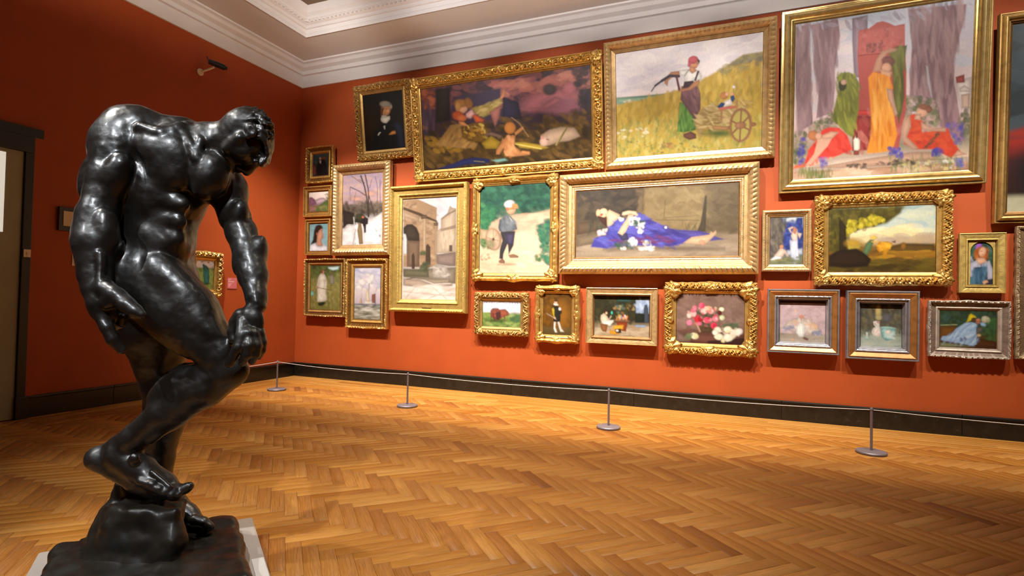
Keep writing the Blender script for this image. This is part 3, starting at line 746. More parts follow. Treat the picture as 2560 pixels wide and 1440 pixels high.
('e',.2867,.0804,1.9943,.0185,.0071,.0092,-.806,.0051),('e',.3252,.0655,2.0054,.0161,.0062,.008,.4853,.0051),
('e',.3606,-.0791,1.9822,.0148,.0057,.0074,-.0595,.0051),('e',.2906,.079,1.9970,.0165,.0064,.0082,.5268,.0051),
('e',.3615,-.0858,1.9702,.0147,.0057,.0074,.2958,.0051),('e',.3462,-.0589,2.0095,.0157,.0061,.0079,-.2175,.0051),
('e',.2687,.0409,2.0403,.0183,.0071,.0092,.095,.0051),('e',.3773,-.0828,1.9703,.0149,.0057,.0074,.1888,.0051),
('e',.4167,-.0127,1.9631,.0136,.0052,.0068,-.5143,.0051),('e',.4206,-.0675,1.9179,.0136,.0053,.0068,.3059,.0051),
('e',.3277,.0737,1.9643,.0152,.0059,.0076,.2665,.0051),('e',.316,.07,2.0037,.016,.0062,.008,-.14,.0051),
('e',.2545,.0617,2.0242,.0153,.0059,.0077,.5575,.0051),('e',.418,-.0266,1.9675,.0172,.0067,.0086,.4422,.0051),
('e',.4093,-.0821,1.9063,.014,.0054,.007,-.1159,.0051),('e',.4172,-.0686,1.8993,.0141,.0055,.0071,-.9066,.0051),
('e',.3875,.0331,1.9255,.0157,.006,.0078,.1569,.0051),('e',.3475,.0214,2.0348,.0196,.0076,.0098,-.2367,.0051),
('e',.3117,-.0546,2.0104,.0189,.0073,.0095,-.3803,.0051),('e',.3238,-.0589,2.0085,.0171,.0066,.0085,.7118,.0051),
('e',.3589,.0578,1.9498,.0147,.0057,.0073,-.4338,.0051),('e',.3818,-.0212,2.0170,.0155,.006,.0078,.5359,.0051),
('e',.342,-.0694,1.9975,.0133,.0051,.0067,-.3043,.0051),('e',.3684,.0502,1.9694,.0173,.0067,.0086,-.6914,.0051),
('e',.3408,.0261,2.0364,.0158,.0061,.0079,.5134,.0051),('e',.2621,.0575,2.0302,.016,.0062,.008,.797,.0051),
('e',.3074,.0803,1.9693,.0151,.0058,.0076,.1378,.0051),('e',.2998,.0785,1.9926,.0158,.0061,.0079,.1418,.0051),
('e',.3318,.0666,1.9949,.0162,.0063,.0081,-.1803,.0051),('e',.4004,.0027,1.9902,.0143,.0055,.0072,-.6925,.0051),
('e',.3495,-.0644,2.0033,.0156,.006,.0078,-.3309,.0051),('e',.4176,-.0244,1.9681,.0186,.0072,.0093,-.1523,.0051),
('e',.2847,-.0183,2.0334,.0145,.0056,.0072,.4715,.0051),('e',.3762,-.0354,2.0164,.0176,.0068,.0088,-.4413,.0051),
('e',.4012,-.076,1.9612,.0138,.0053,.0069,-.6977,.0051),('e',.3811,.0408,1.9602,.0164,.0063,.0082,-.566,.0051),
('e',.3105,.0612,2.0230,.016,.0062,.008,.3092,.0051),('e',.2667,.0446,2.0385,.0158,.0061,.0079,.2578,.0051),
('e',.3597,.0213,2.0269,.0188,.0073,.0094,-.2544,.0051),('e',.32,.0693,2.0017,.0193,.0075,.0097,.0436,.0051),
('e',.255,.0654,2.0207,.0182,.007,.0091,.1832,.0051),('e',.4124,-.0779,1.9030,.0181,.007,.009,-1.0377,.0051),
('e',.3277,-.074,1.9885,.0166,.0064,.0083,.1935,.0051),('e',.3155,.0773,1.9749,.0169,.0065,.0084,.2342,.0051),
('e',.4148,-.0029,1.9549,.0152,.0059,.0076,.0086,.0051),('e',.4024,.0102,1.9769,.0136,.0052,.0068,-.0978,.0051),
('e',.3474,-.0834,1.9756,.0134,.0052,.0067,-.03,.0051),('e',.4082,.0095,1.9274,.019,.0073,.0095,-.7649,.0051),
('e',.2845,.0554,2.0346,.0194,.0075,.0097,.7447,.0051),('e',.259,.081,1.9935,.014,.0054,.007,-.4491,.0051),
('e',.3734,.0074,2.0216,.0141,.0054,.007,.3592,.0051),('e',.3648,-.0427,2.0180,.0162,.0063,.0081,.3229,.0051),
('e',.2877,.0759,2.0068,.0166,.0064,.0083,-.5761,.0051),('e',.42,-.0681,1.9127,.015,.0058,.0075,-.6314,.0051),
('e',.4205,-.0313,1.9613,.014,.0054,.007,.0394,.0051),('e',.4197,-.0693,1.9218,.0162,.0063,.0081,-.4481,.0051),
('e',.391,.0238,1.9833,.0182,.007,.0091,-.0896,.0051),('e',.3397,.0471,2.0218,.0176,.0068,.0088,-.3774,.0051),
('e',.3992,-.047,1.9926,.0164,.0063,.0082,.2012,.0051),('e',.3242,.0572,2.0206,.0197,.0076,.0098,.3121,.0051),
('e',.369,.0292,2.0124,.0155,.006,.0077,-.2001,.0051),('e',.3825,.0336,1.9837,.0149,.0058,.0075,-.1628,.0051),
('e',.3937,.0217,1.9803,.0176,.0068,.0088,-.3978,.0051),('e',.3416,-.0761,1.9877,.015,.0058,.0075,.5965,.0051),
('e',.3288,.0732,1.9656,.02,.0077,.01,-.9817,.0051),('e',.4042,-.0847,1.8975,.013,.005,.0065,-.2576,.0051),
('e',.3319,.0519,2.0221,.0153,.0059,.0076,.7273,.0051),('e',.357,.0488,2.0008,.0165,.0064,.0082,.2659,.0051),
('e',.3239,.0737,1.9792,.0188,.0073,.0094,-.8069,.0051),('e',.3004,.0822,1.9579,.0201,.0078,.0101,-.484,.0051),
('e',.3431,-.0258,2.0335,.0191,.0074,.0096,.1017,.0051),('e',.4155,-.0531,1.9655,.0132,.0051,.0066,-.2721,.0051),
('e',.3397,-.0294,2.0324,.0162,.0063,.0081,.9322,.0051),('e',.4054,-.0634,1.9724,.0154,.006,.0077,-.5889,.0051),
('e',.3502,.0547,1.9986,.014,.0054,.007,-.3826,.0051),('e',.4138,.0014,1.9360,.0179,.0069,.009,-.0304,.0051),
('e',.2821,.0318,2.0450,.0177,.0069,.0089,.8166,.0051),('e',.3386,-.0602,2.0084,.0157,.0061,.0078,.5371,.0051),
('e',.3127,-.0302,2.0324,.017,.0066,.0085,.9204,.0051),('e',.3877,.0294,1.9799,.0139,.0054,.0069,.3704,.0051),
('e',.3749,-.052,2.0072,.0146,.0056,.0073,-.2391,.0051),('e',.397,.0086,1.9913,.016,.0062,.008,.4402,.0051),
('e',.4071,-.0848,1.9123,.0131,.005,.0065,-.0958,.0051),('e',.3269,-.0043,2.0434,.0179,.0069,.009,.032,.0051),
('e',.3978,.0245,1.9465,.0152,.0059,.0076,-.0629,.0051),('e',.3862,-.0493,2.0024,.0189,.0073,.0095,.5427,.0051),
('e',.324,-.0662,1.9993,.0151,.0058,.0076,.1991,.0051),('e',.3581,-.0743,1.9897,.0183,.0071,.0091,.4751,.0051),
('e',.3183,.0455,2.0353,.0175,.0068,.0088,-.2613,.0051),('e',.3096,.0602,2.0247,.0139,.0054,.007,.7128,.0051),
('e',.2838,.0347,2.0446,.014,.0054,.007,.7091,.0051),('e',.2877,.0635,2.0267,.0189,.0073,.0094,.5583,.0051),
('e',.3385,.0417,2.0281,.0141,.0054,.007,-.4748,.0051),('e',.4047,-.0616,1.9752,.0169,.0065,.0084,-.381,.0051),
('e',.2764,.076,2.0086,.0177,.0068,.0089,-.5091,.0051),('e',.3538,.0592,1.9333,.0187,.0072,.0093,-.9035,.0051),
('e',.4126,-.0044,1.9075,.0155,.006,.0078,-.4638,.0051),('e',.3852,-.0593,1.9953,.0185,.0071,.0092,-.0892,.0051),
('e',.3019,.0691,2.0148,.0154,.006,.0077,-.5676,.0051),('e',.2887,.0273,2.0463,.018,.0069,.009,.8181,.0051),
('e',.3495,.0554,1.9980,.0153,.0059,.0077,-.1039,.0051),('e',.3138,.0757,1.9879,.0192,.0074,.0096,.004,.0051),
('e',.345,-.0834,1.9753,.0172,.0066,.0086,.5135,.0051),('e',.3356,.006,2.0425,.0184,.0071,.0092,.8918,.0051),
('e',.3432,.0668,1.9540,.0149,.0058,.0075,-.4544,.0051),('e',.3099,-.0183,2.0390,.0185,.0071,.0092,.1578,.0051),
('e',.335,.0472,2.0252,.0177,.0068,.0088,-.2161,.0051),('e',.4001,.0162,1.9127,.017,.0066,.0085,-.0382,.0051),
('e',.2818,.0631,2.0277,.0186,.0072,.0093,.7017,.0051),('e',.3108,-.0562,2.0082,.0154,.006,.0077,.2877,.0051),
('e',.367,-.0387,2.0195,.0144,.0056,.0072,.791,.0051),('e',.3029,.0753,2.0005,.0158,.0061,.0079,-.6932,.0051),
('e',.3148,.0727,1.9975,.0172,.0066,.0086,-.4321,.0051),('e',.3449,-.0712,1.9951,.0142,.0055,.0071,.6026,.0051),
('e',.3364,.0425,2.0287,.0193,.0075,.0096,-.5521,.0051),('e',.409,-.0345,1.9853,.0142,.0055,.0071,-.001,.0051),
('e',.2844,.026,2.0460,.0179,.0069,.009,-.1397,.0051),('e',.4199,-.0688,1.9233,.015,.0058,.0075,-.9873,.0051),
('e',.4219,-.0621,1.9344,.0158,.0061,.0079,-.2319,.0051),('e',.3513,.0625,1.9557,.0161,.0062,.008,-.3558,.0051),
('e',.4214,-.0631,1.8834,.0165,.0099,.0149,1.3334,.0084),('e',.4151,-.0403,1.8874,.0167,.01,.015,1.7069,.0084),
('e',.4074,-.0175,1.8958,.0169,.0101,.0152,1.2742,.0084),('e',.3925,.0053,1.9003,.017,.0102,.0153,1.7004,.0084),
('e',.3842,.0281,1.9039,.0172,.0103,.0155,1.4867,.0084),('e',.3676,.0508,1.9096,.0174,.0104,.0156,1.1220,.0084),
('e',.4228,-.0524,1.8587,.0166,.01,.015,1.5722,.0084),('e',.4192,-.0338,1.8677,.0168,.0101,.0151,1.4907,.0084),
('e',.4112,-.015,1.8705,.0169,.0101,.0152,1.2034,.0084),('e',.4038,.0039,1.8730,.017,.0102,.0153,1.3953,.0084),
('e',.3909,.0226,1.8795,.0172,.0103,.0155,1.6318,.0084),('e',.3799,.0413,1.8865,.0173,.0104,.0156,1.4278,.0084),
('e',.4238,-.0486,1.8381,.0166,.01,.015,1.6345,.0084),('e',.4152,-.031,1.8340,.0168,.0101,.0151,1.2140,.0084),
('e',.4158,-.0137,1.8472,.0169,.0101,.0152,1.4777,.0084),('e',.4043,.0038,1.8441,.017,.0102,.0153,1.7200,.0084),
('e',.392,.0211,1.8558,.0172,.0103,.0154,1.6845,.0084),('e',.3828,.0386,1.8570,.0173,.0104,.0156,1.3513,.0084),
('e',.4171,-.0513,1.8101,.0166,.01,.015,1.3860,.0084),('e',.4103,-.0326,1.8158,.0168,.0101,.0151,1.9098,.0084),
('e',.4095,-.0138,1.8180,.0169,.0101,.0152,1.8567,.0084),('e',.3989,.0049,1.8262,.017,.0102,.0153,1.7391,.0084),
('e',.3847,.0238,1.8265,.0172,.0103,.0155,1.1764,.0084),('e',.3763,.0425,1.8338,.0173,.0104,.0156,1.7208,.0084),
('e',.4019,-.0544,1.7964,.0166,.01,.0149,1.7689,.0084),('e',.3958,-.0343,1.8011,.0167,.01,.0151,1.2915,.0084),
('e',.3948,-.0141,1.8031,.0169,.0101,.0152,1.0496,.0084),('e',.3832,.0059,1.8127,.017,.0102,.0153,1.9035,.0084),
('e',.3741,.0259,1.8224,.0172,.0103,.0155,1.1663,.0084),('e',.358,.0462,1.8191,.0173,.0104,.0156,1.7363,.0084),
('e',.3764,-.1043,1.9191,.0244,.0309,.0146,.3491,.0067),('x',.3877,-.1211,1.9158,.0137,.0194,.0113,.3491,.0042),
('e',.3656,-.1071,1.8919,.0114,.0114,.0114,0,.0051),('x',.1068,-.1359,1.5196,.0064,.1118,.0112,-.0873,.0168),
('x',.1566,-.1407,1.7361,.0064,.0671,.0144,-.1396,.0152),('x',.1488,-.083,.9716,.039,.0114,.0585,.1745,.0135),
('x',-.0387,-.1584,1.7678,.0127,.0634,.0285,.4189,.0152)]
fd = Field((-.46, -.42, .17), (.56, .40, 2.10), .0046)
for p in FIGURE:
    if p[0] == 'c': fd.capsule(p[1:4], p[4], p[5:8], p[8], p[9])
    else: fd.ellipsoid(p[1:4], p[4:7], p[7], p[8], p[0] == 'x')
fd.noise(.0030, .055, 3); fd.noise(.0012, .022, 5); fd.noise(.0007, .011, 6)
V, Qd = fd.mesh()
mesh_obj('figure', V, Qd, M_bronze, statue, True)
ROCK1=[(-0.0118, 0.1609, 0.9869, 0.3824), (0.0017, -0.9794, 0.2017, 0.2308), (0.9777, -0.1957, 0.0764, 0.2107), (0.8602, 0.5061, -0.0626, 0.0717), (-0.801, -0.3782, 0.464, 0.3554), (-0.506, -0.7509, 0.4244, 0.3234), (0.0027, 0.984, 0.1784, 0.1707)]
ROCK2=[(0.2281, 0.1931, 0.9543, 0.4006), (0.0398, -0.9924, 0.1164, 0.0615), (-0.8344, -0.5483, 0.0565, 0.2025), (0.7811, 0.5788, 0.2343, 0.0749), (0.0124, 0.9975, 0.0691, 0.153)]
rk = Field((-.50, -.50, .13), (.42, .40, .62), .008)
def hull(planes, k):
    d = np.full(rk.F.shape, -1., np.float32)
    for a, b, c, e in planes:
        q = (rk.ax[0][:, None, None]*a+rk.ax[1][None, :, None]*b+rk.ax[2][None, None, :]*c-e).astype(np.float32)
        h = np.clip(.5-.5*(d-q)/k, 0, 1); d = d*(1-h)+q*h+k*h*(1-h)
    return d
rk.F = hull(ROCK1, .03)
rk.smin((slice(None),)*3, hull(ROCK2, .02), .02)
rk.smax((slice(None),)*3, np.broadcast_to((.155-rk.ax[2])[None, None, :], rk.F.shape).astype(np.float32), .01)
rk.noise(.020, .13, 8, True); rk.noise(.011, .05, 9); rk.noise(.004, .022, 10)
V, Qd = rk.mesh()
mesh_obj('rock', V, Qd, M_bronze2, statue, True)
bs = Field((-.52, -.66, .08), (.56, .42, .26), .009)
_x = bs.ax[0][:, None, None]-.022; _y = bs.ax[1][None, :, None]+.115; _z = bs.ax[2][None, None, :]-.148
_a = np.abs(_x*.513-_y*.858)-.31; _b = np.abs(_x*.858+_y*.513)-.31; _c = np.abs(_z)-.012+0*_a
_d = np.sqrt(np.maximum(_a, 0)**2+np.maximum(_b, 0)**2+np.maximum(_c, 0)**2)+np.minimum(np.maximum(np.maximum(_a, _b), _c), 0)-.04
bs.F = _d.astype(np.float32)
bs.noise(.014, .13, 21); bs.noise(.008, .05, 22); bs.noise(.003, .025, 23)
bs.smax((slice(None),)*3, np.broadcast_to((.1015-bs.ax[2])[None, None, :], bs.F.shape).astype(np.float32), .004)
V, Qd = bs.mesh()
mesh_obj('base_slab', V, Qd, M_bronze2, statue, True)

M_plinth = simple('pale_plinth_paint', (.36, .305, .26), .55, noise=.04, nscale=6)
pl = MB().box(-.48, .48, -.43, .43, 0, .1).build('low_plinth', M_plinth, bevel=.012)
_pa, _pb = 6.58, -1.64
pl.location = (.8*_pa+.6*_pb, -.6*_pa+.8*_pb, 0)
pl.rotation_euler = (0, 0, math.atan2(-.6, .8))
tag(pl, 'low pale grey square plinth under the bronze statue', 'plinth')
cd = MB().box(0, .30, -.024, .024, 0, .003).build('plinth_strip', simple('white_strip', (.60, .55, .50), .6))  # thin whiter strip along the right edge of the plinth top
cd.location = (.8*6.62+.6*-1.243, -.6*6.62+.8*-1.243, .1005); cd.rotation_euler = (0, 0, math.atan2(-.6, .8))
tag(cd, 'thin white strip lying on the right edge of the pale plinth', 'card')


# ------------------------------------------------------------------ picture frames
def gilt(name, col, dark, rough=.34, metal=.7, bump=.25, bscale=90):
    m, nt, b = new_mat(name)
    tc = N(nt, 'ShaderNodeTexCoord')
    n = N(nt, 'ShaderNodeTexNoise', Scale=16.0, Detail=6.0, Roughness=.65)
    nt.links.new(tc.outputs['Object'], n.inputs['Vector'])
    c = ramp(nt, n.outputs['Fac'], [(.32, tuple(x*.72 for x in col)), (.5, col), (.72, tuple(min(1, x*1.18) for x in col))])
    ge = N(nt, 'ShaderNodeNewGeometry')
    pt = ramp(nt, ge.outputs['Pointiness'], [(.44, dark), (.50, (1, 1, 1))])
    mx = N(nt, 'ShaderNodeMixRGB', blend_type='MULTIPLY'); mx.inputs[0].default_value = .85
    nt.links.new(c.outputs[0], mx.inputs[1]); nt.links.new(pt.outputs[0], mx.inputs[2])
    nt.links.new(mx.outputs[0], b.inputs['Base Color'])
    b.inputs['Metallic'].default_value = metal
    b.inputs['Roughness'].default_value = rough
    n2 = N(nt, 'ShaderNodeTexNoise', Scale=bscale, Detail=3.0)
    nt.links.new(tc.outputs['Object'], n2.inputs['Vector'])
    bp = N(nt, 'ShaderNodeBump', Strength=bump, Distance=.004)
    nt.links.new(n2.outputs['Fac'], bp.inputs['Height'])
    nt.links.new(bp.outputs[0], b.inputs['Normal'])
    return m
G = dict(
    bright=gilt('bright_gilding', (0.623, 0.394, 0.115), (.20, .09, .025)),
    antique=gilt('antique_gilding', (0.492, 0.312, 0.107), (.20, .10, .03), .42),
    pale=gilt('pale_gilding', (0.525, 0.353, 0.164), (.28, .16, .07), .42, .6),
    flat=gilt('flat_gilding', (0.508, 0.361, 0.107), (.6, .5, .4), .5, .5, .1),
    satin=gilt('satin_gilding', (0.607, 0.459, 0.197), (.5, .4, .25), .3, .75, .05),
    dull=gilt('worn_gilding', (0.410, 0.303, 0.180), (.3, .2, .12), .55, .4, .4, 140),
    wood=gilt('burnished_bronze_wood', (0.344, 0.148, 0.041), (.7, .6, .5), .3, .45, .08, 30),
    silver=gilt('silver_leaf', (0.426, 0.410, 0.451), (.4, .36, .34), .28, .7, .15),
    grey=gilt('grey_gilding', (0.410, 0.344, 0.287), (.35, .25, .2), .5, .35, .4, 130))

def orn(kind, s, t, L, per, hw):
    """relief height 0..1 of an ornament band; s metres from the middle of the rail, t 0..1 across, hw band width"""
    edge = np.clip(np.sin(np.pi*np.clip(t, 0, 1)), 0, 1)
    n = max(1, round(L/per)); p = L/n
    if kind == 'bead':
        ds = ((s/p) % 1-.5)*p; dt = (t-.5)*hw; r = min(p, hw)*.5
        return np.sqrt(np.clip(1-(ds*ds+dt*dt)/(r*r), 0, 1))
    if kind == 'leaf':
        q = np.abs(s)/p+.75*(t-.5)
        return (np.abs(np.sin(np.pi*q))**.6)*edge**.5
    if kind == 'gadroon':
        q = s/p+.35*np.sin(np.pi*t)
        return (np.abs(np.sin(np.pi*q))**.5)*edge**.6
    if kind == 'scroll':
        sa = np.abs(s); cell = np.floor(sa/p); x = (sa/p-cell-.5)*p; y = (t-.5)*hw
        flip = np.where(cell % 2 == 0, 1., -1.)
        y = y*flip+hw*.10
        rho = np.sqrt(x*x+y*y)/(hw*.5); phi = np.arctan2(y, x)
        sp = .5+.5*np.cos(2*np.pi*rho*1.25-phi)
        body = np.clip(1.25-rho, 0, 1)**.5
        x2 = np.abs(x)-p*.5; y2 = (t-.5)*hw+flip*hw*.22
        rho2 = np.sqrt(x2*x2*.5+y2*y2)/(hw*.34)
        lf = np.clip(1-rho2, 0, 1)**.5*(.6+.4*np.abs(np.sin(6*np.arctan2(y2, x2))))
        return np.clip(np.maximum(sp*body, lf), 0, 1)*np.minimum(1, edge*3)
    if kind == 'foliage':
        sa = np.abs(s)
        a = np.sin(2*np.pi*(sa/per+.35*np.sin(2*np.pi*t)))
        b = np.sin(2*np.pi*(sa/(per*.45)-1.3*t)); c = np.sin(2*np.pi*(sa/(per*.3)+2.3*t)+1.3)
        return np.clip(.48+.26*a+.24*b+.20*c, 0, 1.2)*np.minimum(1, edge*2.2)
    return edge

def rail(Ls, Ld, m, T, prof, bands, step, wob=None):
    """one side: local x along the rail (-Ls/2..Ls/2), y inset from the outer edge, z height -> grid"""
    ds = [p[0] for p in prof]
    for d0, d1, kind, per, amp in bands:
        k = max(3, int((d1-d0)*m/min(step, .0075)))
        ds += list(np.linspace(d0, d1, k+1))
    # keep duplicate d values of vertical steps
    keys = []
    for i, (d, h) in enumerate(prof): keys.append((d, i, h))
    base_d = np.array([p[0] for p in prof]); base_h = np.array([p[1] for p in prof])
    rows = []
    for i in range(len(prof)-1):
        d0, h0 = prof[i]; d1, h1 = prof[i+1]
        rows.append((d0, h0))
        if d1 > d0:
            for d in sorted(set(round(x, 5) for x in ds)):
                if d0+1e-4 < d < d1-1e-4: rows.append((d, h0+(h1-h0)*(d-d0)/(d1-d0)))
    rows.append(prof[-1])
    nd = len(rows); ns = max(2, int(Ls/step)) if (bands or wob) else 2
    d = np.array([r[0] for r in rows]); h = np.array([r[1] for r in rows])*T
    sg = np.linspace(0, 1, ns)
    D, Sg = np.meshgrid(d, sg, indexing='ij')
    Hh = np.repeat(h[:, None], ns, 1)
    Lm = Ls-2*D*m
    sc = (Sg-.5)*Lm
    X = sc.copy(); Y = D*m
    for d0, d1, kind, per, amp in bands:
        msk = (D >= d0-1e-6) & (D <= d1+1e-6)
        t = np.clip((D-d0)/(d1-d0), 0, 1)
        Lb = Ls-(d0+d1)*m
        Hh = Hh+np.where(msk, amp*orn(kind, sc, t, Lb, per, (d1-d0)*m), 0)
    if wob:
        A, per = wob
        n = max(1, round(Ls/per)); q = np.cos(2*np.pi*n*sc/Ls)*.5+.5
        corner = np.exp(-((np.abs(sc)-Lm/2)/.09)**2); cen = np.exp(-(sc/.09)**2)
        amt = A*(.35*q+.9*corner*0+cen*.9)*np.clip(1-D*2.2, 0, 1)*np.clip((Lm/2-np.abs(sc))/.03, 0, 1)
        Y = Y-amt
    return X, Y, Hh

def frame_mesh(W, H, m, T, prof, bands, step, wob=None):
    V, F = [], []; n = 0
    for side in range(4):
        Ls = W if side % 2 == 0 else H
        X, Y, Z = rail(Ls, 0, m, T, prof, bands, step, wob)
        if side == 0: px, pz = X, Y                      # bottom
        elif side == 1: px, pz = W/2-Y, X+H/2            # right
        elif side == 2: px, pz = -X, H-Y                 # top
        else: px, pz = -W/2+Y, -X+H/2                    # left
        nd, ns = X.shape
        V.append(np.stack([px, -Z, pz], -1).reshape(-1, 3))
        I = (np.arange(nd*ns).reshape(nd, ns))+n
        F.append(np.stack([I[:-1, :-1], I[:-1, 1:], I[1:, 1:], I[1:, :-1]], -1).reshape(-1, 4))
        n += nd*ns
    return np.concatenate(V), np.concatenate(F)

def lobed(name, lobes, seed, tall=1.0):
    """carved cartouche, unit size, rising towards -y"""
    rng = random.Random(seed); nr, nt_ = 12, 56
    V = []; F = []
    for i in range(nr+1):
        q = i/nr
        for j in range(nt_):
            th = 2*math.pi*j/nt_
            R = 1+.13*math.cos(lobes*th)+.06*math.cos(2*lobes*th+1)+.05*math.sin(3*th)
            r = q*R
            z = .55*math.sqrt(max(0, 1-q*q))+.20*math.sin(math.pi*q)*abs(math.cos(lobes*th/2))+.12*math.cos(9*q-2*th)*math.sin(math.pi*q)
            if q < .3: z += .22*math.cos(q/.3*math.pi/2)
            V.append((r*math.cos(th), -z*.5, r*math.sin(th)*tall))
    for i in range(nr):
        for j in range(nt_):
            a = i*nt_+j; b = i*nt_+(j+1) % nt_
            F.append((a, b, b+nt_, a+nt_))
    o = mesh_obj(name, np.array(V), np.array(F), None, None, True)
    me = o.data
    bpy.data.objects.remove(o)
    return me
ORN = dict(corner=lobed('corner_ornament', 6, 1), centre=lobed('centre_ornament', 5, 2, .75))

P_PLAIN = [(0, 0), (0, .62), (.05, .70), (.12, .70), (.14, .62), (.20, .62), (.24, .78), (.34, .95), (.46, 1.0), (.58, .92), (.66, .72), (.70, .60), (.72, .60), (.76, .66), (.80, .60), (.82, .48), (.92, .44), (.94, .34), (1, .30)]
STY = {   # profile, bands (d0, d1, kind, period m, amp m), step, wobble, material
 'scroll':  ([(0, 0), (0, .55), (.06, .62), (.10, .60), (.14, .52), (.40, .66), (.68, .52), (.71, .46), (.78, .56), (.84, .50), (.86, .40), (.96, .34), (1, .28)],
             [(.14, .68, 'scroll', .105, .030)], .0075, None),
 'baroque': ([(0, 0), (0, .40), (.08, .55), (.35, .72), (.62, .60), (.66, .50), (.72, .56), (.76, .46), (.80, .44), (.96, .34), (1, .28)],
             [(.02, .62, 'foliage', .085, .030)], .0075, (.012, .10)),
 'swept':   ([(0, 0), (0, .45), (.08, .62), (.30, .80), (.52, .55), (.60, .46), (.66, .54), (.74, .50), (.78, .42), (.96, .34), (1, .28)],
             [(.10, .52, 'gadroon', .075, .016)], .008, (.014, .30)),
 'gadroon': ([(0, 0), (0, .70), (.04, .78), (.10, .84), (.30, .98), (.46, .80), (.49, .66), (.53, .62), (.56, .52), (.72, .46), (.74, .40), (.77, .38), (.86, .36), (.88, .34), (.93, .36), (1, .26)],
             [(.06, .46, 'leaf', .055, .014), (.77, .86, 'bead', .016, .006)], .007, None),
 'leafrail':([(0, 0), (0, .70), (.05, .80), (.30, 1.0), (.56, .82), (.60, .62), (.64, .56), (.66, .50), (.97, .34), (1, .28)],
             [(.06, .56, 'gadroon', .050, .012)], .007, None),
 'mat':     ([(0, 0), (0, .75), (.03, .85), (.07, .92), (.17, .98), (.24, .80), (.27, .66), (.30, .60), (.66, .58), (.68, .64), (.76, .64), (.79, .52), (.82, .48), (.97, .40), (1, .30)],
             [(.07, .24, 'foliage', .040, .010), (.68, .76, 'bead', .016, .006)], .007, None),
 'plain':   (P_PLAIN, [], .1, None),
 'step':    ([(0, 0), (0, .80), (.10, .95), (.22, .95), (.26, .80), (.30, .78), (.62, .55), (.66, .62), (.74, .62), (.78, .46), (.96, .38), (1, .28)], [], .1, None),
 'beadrail':([(0, 0), (0, .70), (.10, .90), (.28, 1.0), (.44, .80), (.50, .62), (.54, .58), (.66, .58), (.70, .50), (.96, .36), (1, .28)],
             [(.54, .66, 'bead', .018, .006), (.10, .28, 'foliage', .03, .004)], .007, None),
 'cove':    ([(0, 0), (0, .55), (.07, .64), (.17, .62), (.22, .50), (.60, .34), (.62, .42), (.70, .46), (.80, .40), (.84, .32), (.92, .30), (1, .24)],
             [(.01, .24, 'foliage', .05, .018)], .0075, (.008, .12)),
 'wide':    ([(0, 0), (0, .82), (.07, .86), (.10, .74), (.66, .60), (.68, .74), (.80, .78), (.86, .60), (.88, .40), (1, .26)],
             [(.12, .64, 'foliage', .018, .0035)], .008, None),
 'silverA': ([(0, 0), (0, .70), (.05, .82), (.12, .82), (.15, .74)], [], .1, None),
 'silverB': ([(.15, .74), (.25, .86), (.58, .62)], [], .1, None),
 'silverC': ([(.58, .62), (.60, .70), (.68, .72), (.71, .60), (.78, .54), (.80, .60), (.87, .56), (.90, .40), (1, .10)], [(.60, .68, 'foliage', .05, .003)], .008, None),
}

# ------------------------------------------------------------------ painted canvases (flat paint, one tone per point)
M_paint = None
def paint_mat():
    m, nt, b = new_mat('oil_paint')
    at = N(nt, 'ShaderNodeAttribute', attribute_name='paint')
    nt.links.new(at.outputs['Color'], b.inputs['Base Color'])
    b.inputs['Roughness'].default_value = .5
    b.inputs['Specular IOR Level'].default_value = .22
    tc = N(nt, 'ShaderNodeTexCoord')
    n2 = N(nt, 'ShaderNodeTexNoise', Scale=260.0, Detail=2.0)
    nt.links.new(tc.outputs['Object'], n2.inputs['Vector'])
    bp = N(nt, 'ShaderNodeBump', Strength=.12, Distance=.002)
    nt.links.new(n2.outputs['Fac'], bp.inputs['Height'])
    nt.links.new(bp.outputs[0], b.inputs['Normal'])
    return m
M_paint = paint_mat()

def homography(src, dst):
    A = []
    for (x, y), (u, v) in zip(src, dst):
        A += [[x, y, 1, 0, 0, 0, -u*x, -u*y], [0, 0, 0, x, y, 1, -v*x, -v*y]]
    h = np.linalg.solve(np.array(A, float), np.array(dst, float).ravel())
    return np.append(h, 1).reshape(3, 3)

